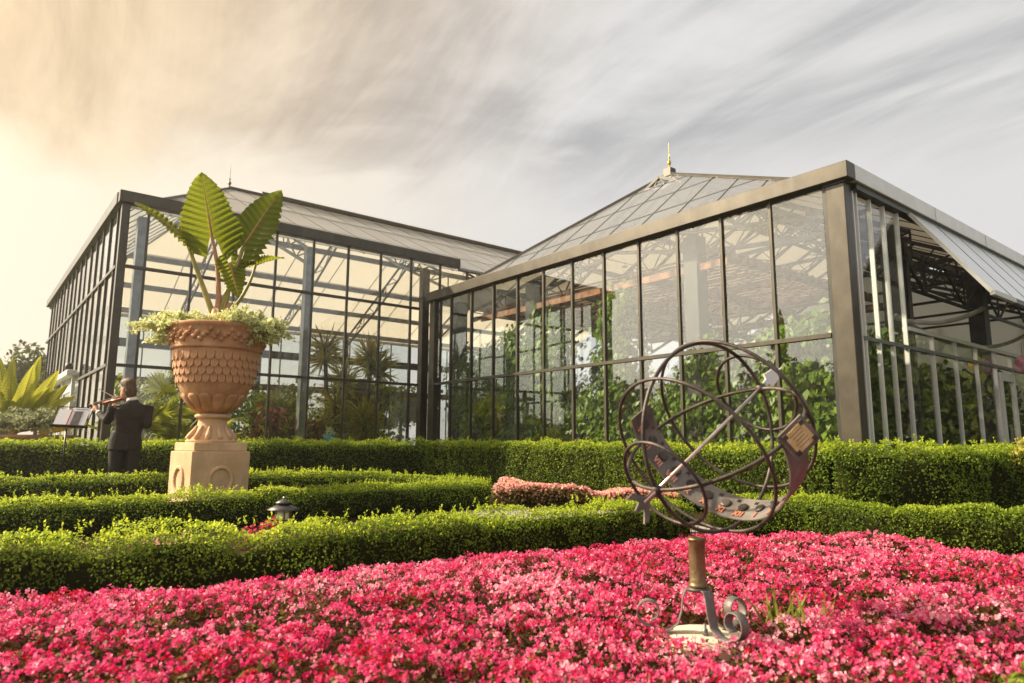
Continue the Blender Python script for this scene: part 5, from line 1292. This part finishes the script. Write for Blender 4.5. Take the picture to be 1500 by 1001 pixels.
# ------------------------------------------------------------------ plants inside the greenhouses
def inpt(o, x, y, z=0): return np.array(wpt(o, x, y, z))
def climber(label, o, x, y, h, spread, k, leaf, seed, tl=(0.05, 0.95), group='leafy trees behind the glass', mat='green'):
    base = Vector(inpt(o, x, y)); T = thing('leafy_tree', label, 'tree', base, YAW, group)
    tr_ = Build()
    for s_ in range(4):
        a = random.uniform(0, 6.28); d0 = Vector((math.cos(a) * .12, math.sin(a) * .3, 0))
        pts = [d0 + Vector((random.gauss(0, .03), random.gauss(0, .06), 0.013 + (h * .9 - .013) * t)) + d0 * t * 1.5 for t in np.linspace(0, 1, 8)]
        tr_.tube(pts, list(np.linspace(.04, .012, 8)), 6)
    tr_.make('trunk', 'bark', T, True)
    # leaf sprays hung on a column of clumps
    nc = max(int(h * 13), 10)
    cl = np.stack((rng.normal(size=nc) * spread * 0.33, rng.uniform(-1, 1, nc) * spread, rng.uniform(0.15, 1, nc) * h), -1)
    cl[:, 1] *= 1 - 0.45 * (cl[:, 2] / h) ** 2
    which = rng.integers(0, nc, k); r_ = rng.normal(size=(k, 3)) * (0.14, 0.20, 0.17)
    p = cl[which] + r_; p[:, 2] = np.clip(p[:, 2], 0.03, None)
    p[:, 0] = np.maximum(p[:, 0], 0.22 - x + rng.uniform(0, .05, k)); p[:, 1] = np.maximum(p[:, 1], 0.24 - y + rng.uniform(0, .05, k))
    outw = np.stack((-np.ones(k) + rng.normal(size=k) * .5, rng.normal(size=k) * .7, np.full(k, .55)), -1)
    al_ = rng.normal(size=(k, 3)) * .55 + (-.35, 0, -.8)
    tint = rng.uniform(*tl, k) * .7 + .25 * rng.uniform(size=nc)[which] - .1
    stuff(leaf_obj('crown', scatter(T_LEAF, p, frames(outw, al_), leaf * rng.uniform(.6, 1.3, k), tint), mat, T))
    return T
spec = [(0.6, 9.7, 2.9, .55, 4200), (0.6, 8.75, 3.2, .65, 4600), (0.62, 7.75, 3.45, .65, 4800), (0.6, 6.75, 3.6, .60, 4400), (0.8, 5.75, 1.9, .6, 2600), (0.6, 4.75, 3.9, .28, 2600), (0.8, 3.7, 1.9, .6, 2400), (0.65, 2.75, 2.45, .65, 3200), (0.65, 1.75, 2.6, .6, 3200), (0.6, 0.85, 2.75, .50, 2600)]
names = ['leafy green tree by the inner corner of the low greenhouse', 'second leafy tree from the inner corner inside the low greenhouse', 'tall leafy tree under the brown lath behind the glass', 'tall leafy tree beside the hanging vines behind the glass',
         'short leafy shrub under the hanging vines behind the glass', 'narrow leafy column at the edge of the sky reflection', 'dark shrub low behind the glass left of the sundial', 'bushy creeper behind the glass above the sundial', 'bushy creeper behind the glass at the upper right of the sundial', 'broad-leaved creeper next to the corner post of the low greenhouse']
for i, (sp, nm) in enumerate(zip(spec, names)):
    climber(nm, QR, *sp[:4], sp[4], 0.135 if i < 9 else 0.17, i, tl=(0.35, 1.1))
deep = [(2.2, 9.0, 3.0, .8), (2.6, 7.0, 3.0, .8), (3.6, 4.5, 2.6, .9), (3.0, 2.4, 2.8, .8), (4.2, 1.4, 1.9, .8), (5.6, 2.2, 2.0, .9), (7.2, 1.5, 1.9, .9), (1.7, .75, 2.6, .4), (2.6, 1.3, 2.0, .7)]
dn = ['leafy tree deep in the low greenhouse near the tall one', 'leafy tree deep under the middle of the lath', 'dark tree in the middle of the low greenhouse', 'dark tree behind the creepers of the low greenhouse', 'dark shrub behind the front bars right of the near corner', 'dark shrub behind the front bars in mid wall', 'dark shrub behind the glazed door', 'green creeper behind the first pale bars by the corner post', 'drooping plant behind the second pale bar']
for sp, nm in zip(deep, dn): climber(nm, QR, *sp, 2300, 0.16, 3, tl=(0.0, 0.55))
far = [(6.2, 3.6, 2.7, 1.2), (8.4, 2.6, 2.6, 1.2), (10.4, 2.2, 2.6, 1.2), (9.8, 5.0, 2.8, 1.4), (12.2, 3.4, 2.8, 1.4), (7.0, 6.5, 2.8, 1.4), (5.0, 8.2, 2.8, 1.3)]
fn_ = ['dark tree behind the pale bars beside the door', 'dark tree deep behind the door', 'dark tree at the far right end of the low greenhouse', 'dark tree deep in the right half of the low greenhouse', 'dark tree by the end wall of the low greenhouse', 'dark tree deep behind the black column', 'dark tree by the passage between the two greenhouses']
for sp, nm in zip(far, fn_): climber(nm, QR, *sp, 2600, 0.22, 3, tl=(0.0, 0.4))
tall = [(1.6, 5.6, 2.5, 1.0), (3.1, 6.4, 3.0, 1.0), (4.9, 4.2, 2.2, .9), (6.0, 6.6, 2.9, 1.1), (7.6, 3.6, 2.7, .9), (8.9, 6.8, 3.0, 1.1), (3.2, 10.6, 2.9, 1.3), (6.6, 11.0, 2.8, 1.3), (10.5, 11.0, 2.9, 1.3), (1.3, 2.4, 1.7, .7)]
tn_ = ['golden green tree behind the urn bowl in the tall greenhouse', 'golden green tree deep behind the urn in the tall greenhouse', 'golden green tree behind the red-leaved bushes', 'golden green tree deep behind the yuccas', 'golden green tree behind the rock pillar', 'golden green tree deep behind the inner corner post', 'golden green tree by the rear wall behind the urn', 'golden green tree by the rear wall behind the yuccas', 'golden green tree by the rear wall behind the inner corner', 'golden green tree behind the fan palms beside the urn']
for sp, nm in zip(tall, tn_): climber(nm, PL, *sp, 1700, 0.17, 3, tl=(0.0, 0.8), group='trees in the tall greenhouse', mat='palm')
# vines hanging from the lath
for k in range(7):
    y_ = 4.95 + 0.19 * k; T = thing('hanging_vine', 'thin leafy vine hanging from the brown lath behind the glass', 'vine', wpt(QR, 1.6 + .25 * (k % 3), y_), YAW, 'vines hanging from the lath')
    zz_ = np.linspace(.4, 3.85, 14); pts = [(.04 * math.sin(z * 2 + k), .04 * math.cos(z * 1.7 + k) + .05 * (k % 2) * z / 4, z) for z in zz_]
    Build().tube(pts, .014, 6).make('stem', 'bark', T, True)
    n_ = 130; t = rng.uniform(.4, 3.8, n_); p = np.stack((rng.normal(size=n_) * .05, rng.normal(size=n_) * .05, t), -1)
    leaf_o = stuff(leaf_obj('leaves', scatter(T_LEAF, p, frames(rng.normal(size=(n_, 3)) + (-1, 0, .3)), .08, rng.uniform(0, .8, n_)), 'green', T))
# tall house: palms, yuccas, red-leaved bushes, a rock pillar
def fan_palm(label, o, x, y, h, nf, r_, seed):
    T = thing('fan_palm', label, 'palm', wpt(o, x, y), YAW, 'palms in the tall greenhouse')
    Build().tube([(0, 0, 0.013), (0.02, 0, h * .45)], [.09, .06], 8).make('trunk', 'bark', T, True)
    for k in range(nf):
        a = 2 * math.pi * k / nf + random.uniform(-.3, .3); el = random.uniform(.2, 1.2)
        d = Vector((math.cos(a) * math.cos(el), math.sin(a) * math.cos(el), math.sin(el))); hub = Vector((0, 0, h * .45)) + d * (h * .45)
        Build().tube([(0, 0, h * .44), hub], .012, 5).make('stem', 'petiole', T)
        side_ = d.cross(Vector((0, 0, 1))).normalized(); nrm_ = side_.cross(d)
        V, F, tn = [], [], []
        m_ = 22
        for q_ in range(m_):
            b_ = (q_ / (m_ - 1) - .5) * R(230); dd = d * math.cos(b_) + side_ * math.sin(b_); ee = -d * math.sin(b_) + side_ * math.cos(b_)
            L_ = r_ * (1 - .25 * abs(b_) / 2); i0 = len(V)
            tipd = Vector((0, 0, -.16 * L_))
            V += [hub, hub + dd * L_ * .55 + ee * .035 * r_ * 2 - nrm_ * .02, hub + dd * L_ + tipd, hub + dd * L_ * .55 - ee * .035 * r_ * 2 - nrm_ * .02]; F.append((i0, i0 + 1, i0 + 2, i0 + 3)); tn.append(random.uniform(.2, 1))
        obj('frond', V, np.array(F), 'palm', T, tint=tn)
fan_palm('bright fan palm behind the glass right of the person in the suit', PL, .85, .75, 1.75, 9, .62, 1)
fan_palm('fan palm behind the glass left of the urn', PL, 1.75, .9, 1.45, 9, .62, 2)
fan_palm('dark fan palm behind the urn in the tall greenhouse', PL, 2.2, 3.2, 2.6, 9, .7, 3)
def yucca(label, o, x, y, heads, ln, k, mat='yucca', cat='plant', nm='yucca', group='spiky plants in the tall greenhouse'):
    T = thing(nm, label, cat, wpt(o, x, y), YAW, group)
    for hx, hy, hz_ in heads:
        Build().tube([(0, 0, .013), (hx * .6, hy * .6, hz_ * .5), (hx, hy, hz_)], [.09, .06, .05], 7).make('trunk', 'bark', T, True)
        d = unit(rng.normal(size=(k, 3)) + (0, 0, .35)); p = np.array((hx, hy, hz_)) + d * .04 + np.stack((np.zeros(k), np.zeros(k), rng.uniform(-.35, .1, k)), -1)
        stuff(leaf_obj('leaf_rosette', scatter(T_BLADE, p, frames(np.cross(d, rng.normal(size=(k, 3))), d), ln * rng.uniform(.7, 1.15, k), rng.uniform(0, 1, k)), mat, T))
yucca('tall yucca with several spiky heads behind the middle panes', PL, 5.35, 1.5, [(-.35, 0, 3.3), (0.2, .1, 2.6), (-.1, -.2, 1.9), (-.3, 0, 1.3)], .62, 150)
yucca('spiky yucca on top of the rock pillar beside the inner corner', PL, 6.55, 1.9, [(-.1, 0, 3.35), (.25, .1, 3.1)], .62, 150)
yucca('low yucca with dry golden leaves at the foot of the rock pillar', PL, 5.85, .85, [(0, 0, 1.55), (-.1, .1, .8)], .6, 150)
yucca('grassy clump behind the glass right of the urn', PL, 3.0, .7, [(0, 0, .5), (.4, .2, .9)], .7, 150, 'palm')
RK = thing('rock_pillar', 'brown stacked rock pillar beside the inner corner of the greenhouses', 'rock', wpt(PL, 6.35, 2.6), YAW)
for lv in range(9):
    for q_ in range(4):
        z0 = .013 + lv * .3; sx2 = .32 + random.uniform(-.05, .05)
        x0, y0 = (-.34 if q_ % 2 else 0.0) + random.uniform(-.03, .03), (-.3 if q_ < 2 else .02) + random.uniform(-.03, .03)
        bevel(box('rock', (x0, y0, z0), (x0 + sx2, y0 + .3, z0 + .29), 'rock', RK), .05, 2)
def bush(label, o, x, y, h, r_, k, leaf, mat, name='shrub', group=None):
    T = thing(name, label, 'shrub', wpt(o, x, y), YAW, group)
    b_ = Build()
    for s_ in range(5):
        a = s_ * 1.256; b_.tube([(0, 0, .013), (math.cos(a) * r_ * .4, math.sin(a) * r_ * .4, h * .7)], [.02, .008], 5)
    b_.make('stems', 'bark', T)
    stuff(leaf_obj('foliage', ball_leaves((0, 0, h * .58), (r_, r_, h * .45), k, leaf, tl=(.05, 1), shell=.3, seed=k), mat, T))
bush('red-leaved bush inside the tall greenhouse right of the urn', PL, 3.55, .95, 1.75, .6, 900, .15, 'redleaf', 'red_leaved_shrub', 'red-leaved shrubs')
bush('red-leaved bush inside the tall greenhouse under the middle panes', PL, 4.45, 1.0, 1.55, .55, 800, .15, 'redleaf', 'red_leaved_shrub', 'red-leaved shrubs')
bush('dark green bush at the foot of the rock pillar', PL, 6.2, .8, 1.2, .5, 800, .09, 'green')
bush('green bush inside the side wall of the tall greenhouse', PL, .9, 4.2, 1.6, .7, 900, .12, 'palm')
bush('green bush deep inside the side wall of the tall greenhouse', PL, 1.0, 10.2, 1.8, .8, 900, .12, 'palm')
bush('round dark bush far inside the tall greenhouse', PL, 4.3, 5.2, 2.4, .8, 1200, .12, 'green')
bush('leafy bush far inside the tall greenhouse behind the yuccas', PL, 7.5, 5.6, 2.3, .9, 1200, .12, 'palm')
bush('leafy bush near the rear wall of the tall greenhouse', PL, 2.2, 8.4, 2.4, 1.0, 1200, .13, 'green')
bush('leafy bush by the rear wall behind the inner corner', PL, 8.6, 9.5, 2.6, 1.1, 1200, .13, 'green')
# small pot with a white plant behind the glass
BP = thing('blue_pot', 'small blue glazed pot behind the glass of the tall greenhouse', 'pot', wpt(PL, 4.75, .45), YAW)
Build().lathe([(.10, .013), (.12, .9), (.14, .92), (.17, 1.12), (.15, 1.12), (.12, 1.06), (.01, 1.05)], 20).make('bowl', 'bluepot', BP, True)
WP = thing('white_flowering_plant', 'small white plant in the blue pot', 'plant', wpt(PL, 4.75, .45, 1.07), YAW)
stuff(leaf_obj('foliage', ball_leaves((0, 0, .10), (.10, .10, .14), 160, .06, tl=(.6, 1), seed=2), 'silver', WP))
# paper lanterns hanging inside the far end of the front wall
for k, (x_, y_, z_, mt, r_, lb) in enumerate(((5.55, .35, 2.42, 'lyellow', .13, 'yellow paper lantern above the glazed door'), (5.95, .35, 2.42, 'lgrey', .11, 'grey paper lantern between the yellow and the pink one'), (6.15, .0, 2.42, 'lpink', .13, 'pink paper lantern at the right edge above the door'))):
    if k == 2: y_ = -.22
    T = thing('paper_lantern', lb, 'lantern', wpt(QR, x_, y_, z_), YAW, 'paper lanterns by the door')
    Build().lathe([(r_ * math.sin(a) + .004, -r_ * 1.3 * math.cos(a)) for a in np.linspace(.25, math.pi - .25, 11)], 20).make('shade', mt, T, True)
    Build().tube([(0, 0, r_ * 1.25), (0, 0, r_ * 1.25 + .25)], .004, 5).make('cord', 'ebony', T)
# red flowering shrub at the right edge
T = thing('rose_bush', 'rose bush with red and orange young leaves at the right edge before the door', 'shrub', (6.15, 8.05, 0))
b_ = Build()
for s_ in range(5): b_.tube([(0, 0, .01), (math.cos(s_ * 1.3) * .16, math.sin(s_ * 1.3) * .16, .95)], [.012, .006], 5)
b_.make('stems', 'bark', T)
stuff(leaf_obj('leaves', ball_leaves((0, 0, .80), (.36, .30, .24), 420, .05, tl=(.3, 1), seed=8), 'yucca', T))
k = 18; p = np.array((0.02, -.2, .84)) + rng.normal(size=(k, 3)) * (.05, .04, .04)
leaf_obj('blooms', scatter(T_BLOOM, p, frames(rng.normal(size=(k, 3)) + (0, -1, .3)), .05, rng.uniform(0, 1, k)), 'rose', T)

# ------------------------------------------------------------------ trees beyond the garden
def tree_meshes(seed, h, r_):
    g_ = np.random.default_rng(seed); b_ = Build()
    top = Vector((g_.normal() * .3, g_.normal() * .3, h * .55)); b_.tube([(0, 0, -.1), top * .5 + Vector((.1, 0, 0)), top], [.035 * h, .024 * h, .014 * h], 8)
    cl = []
    for q_ in range(11):
        a = g_.uniform(0, 6.28); el = g_.uniform(-.1, 1.3); L_ = r_ * g_.uniform(.55, .95)
        st = top * g_.uniform(.6, 1); en = st + Vector((math.cos(a) * math.cos(el) * L_, math.sin(a) * math.cos(el) * L_, math.sin(el) * L_ * 1.1))
        b_.tube([st, st.lerp(en, .5) + Vector((0, 0, .1)), en], [.011 * h, .007 * h, .002 * h], 5); cl.append(en); cl.append(st.lerp(en, .6))
    trunk = new_mesh('trunk', b_.V, b_.F, True); trunk.materials.append(MAT['bark'])
    cl = np.array([tuple(v) for v in cl]); n_ = 5200; w_ = g_.integers(0, len(cl), n_); rr = g_.uniform(.16, .36, len(cl)) * r_
    d = unit(g_.normal(size=(n_, 3))); p = cl[w_] + d * (g_.uniform(.2, 1, n_) ** .5 * rr[w_])[:, None]
    V, F, tn = scatter(T_LEAF, p, frames(d + g_.normal(size=(n_, 3)) * .8), g_.uniform(.22, .5, n_) * h / 9, np.clip(g_.uniform(0, .7, n_) + .3 * g_.uniform(size=len(cl))[w_], 0, 1))
    crown = new_mesh('crown', V, F, False, tn); crown.materials.append(MAT['treeleaf'])
    return trunk, crown
kinds = [tree_meshes(101, 9.0, 3.6), tree_meshes(102, 8.0, 3.4), tree_meshes(103, 10.0, 3.8)]
spots = [(-24.5, 34.5, 0, .60), (-30.5, 41, 1, .62), (-28.5, 40.0, 2, .70), (-38.5, 51, 0, .72), (-31.5, 46, 1, .66), (-41, 56, 2, .7), (-46, 28, 1, 1.0), (-48, 18, 0, .95), (-46, 9, 2, .9), (-44, 1, 1, 1.1), (-47, -7, 0, .95), (-43, -15, 2, .85), (-36, 47.5, 2, .66), (-20, 58, 1, .8), (-10, 62, 0, .8), (-2, 60, 2, .7), (6, 62, 1, .8), (14, 60, 0, .8)]
for i, (x, y, kd, sc_) in enumerate(spots):
    inview = i in (0, 1, 2, 3, 4, 5, 12)
    T = thing('tree', 'leafy tree on the skyline behind the planter at the left edge' if inview else 'leafy tree far beyond the greenhouses', 'tree', (x, y, 0), random.uniform(0, 6), 'trees on the left skyline' if inview else 'trees beyond the greenhouses')
    T.scale = (sc_,) * 3
    link('trunk', kinds[kd][0], None, T); link('crown', kinds[kd][1], None, T)

# the wood that closes the view on both sides (seen in the panes)
def wood(name, label, pts, h, seed):
    g_ = np.random.default_rng(seed); T = thing(name, label, 'wood'); T['kind'] = 'stuff'; b_ = Build(); D_ = []
    for x, y in pts:
        x, y = x + g_.normal() * 1.2, y + g_.normal() * 1.2; hh = h * g_.uniform(.75, 1.15)
        b_.tube([(x, y, 0), (x + .1, y, hh * .5), (x, y, hh * .8)], [.2, .13, .05], 6)
        n_ = 2600; d = unit(g_.normal(size=(n_, 3))); r = g_.uniform(.35, 1, n_) ** .5 * (1 + .2 * vnoise(d, 4, seed))
        p = np.array((x, y, hh * .52)) + d * r[:, None] * (2.6, 2.6, hh * .48)
        D_.append(scatter(T_LEAF, p, frames(d + g_.normal(size=(n_, 3)) * .8), g_.uniform(.3, .6, n_), g_.uniform(0, .8, n_)))
    stuff(b_.make('trunks', 'bark', T)); stuff(leaf_obj('crowns', join(*D_), 'treeleaf', T))
wood('distant_wood', 'dark wood beyond the garden on the left, mirrored in the panes', [(-34 + 1.5 * (i % 2), -16 + 3.1 * i) for i in range(11)], 6.2, 71)
wood('distant_wood', 'dark wood beyond the garden on the right, mirrored in the front panes', [(31 - .25 * i, -8 + 3.1 * i) for i in range(13)] + [(31 - 2.6 * i, -11 - 2.6 * i) for i in range(9)], 7.0, 72)

# ------------------------------------------------------------------ thin warm air, added for the golden glow at the left
hz_o = Build().box((-244, -236, -1.0), (244, 252, 13.0)).make('haze', None)
hz_o['kind'] = 'stuff'; hz_o['label'] = 'thin haze added to the garden air for its warm glow'
hm, hn, hl = mat_new('thin_haze')
hv = hn.new('ShaderNodeVolumePrincipled'); hv.inputs['Color'].default_value = (0.96, 0.93, 0.88, 1); hv.inputs['Density'].default_value = 0.0018; hv.inputs['Anisotropy'].default_value = 0.72
ho = hn.new('ShaderNodeOutputMaterial'); hl.new(hv.outputs[0], ho.inputs['Volume'])
hz_o.data.materials.append(hm)
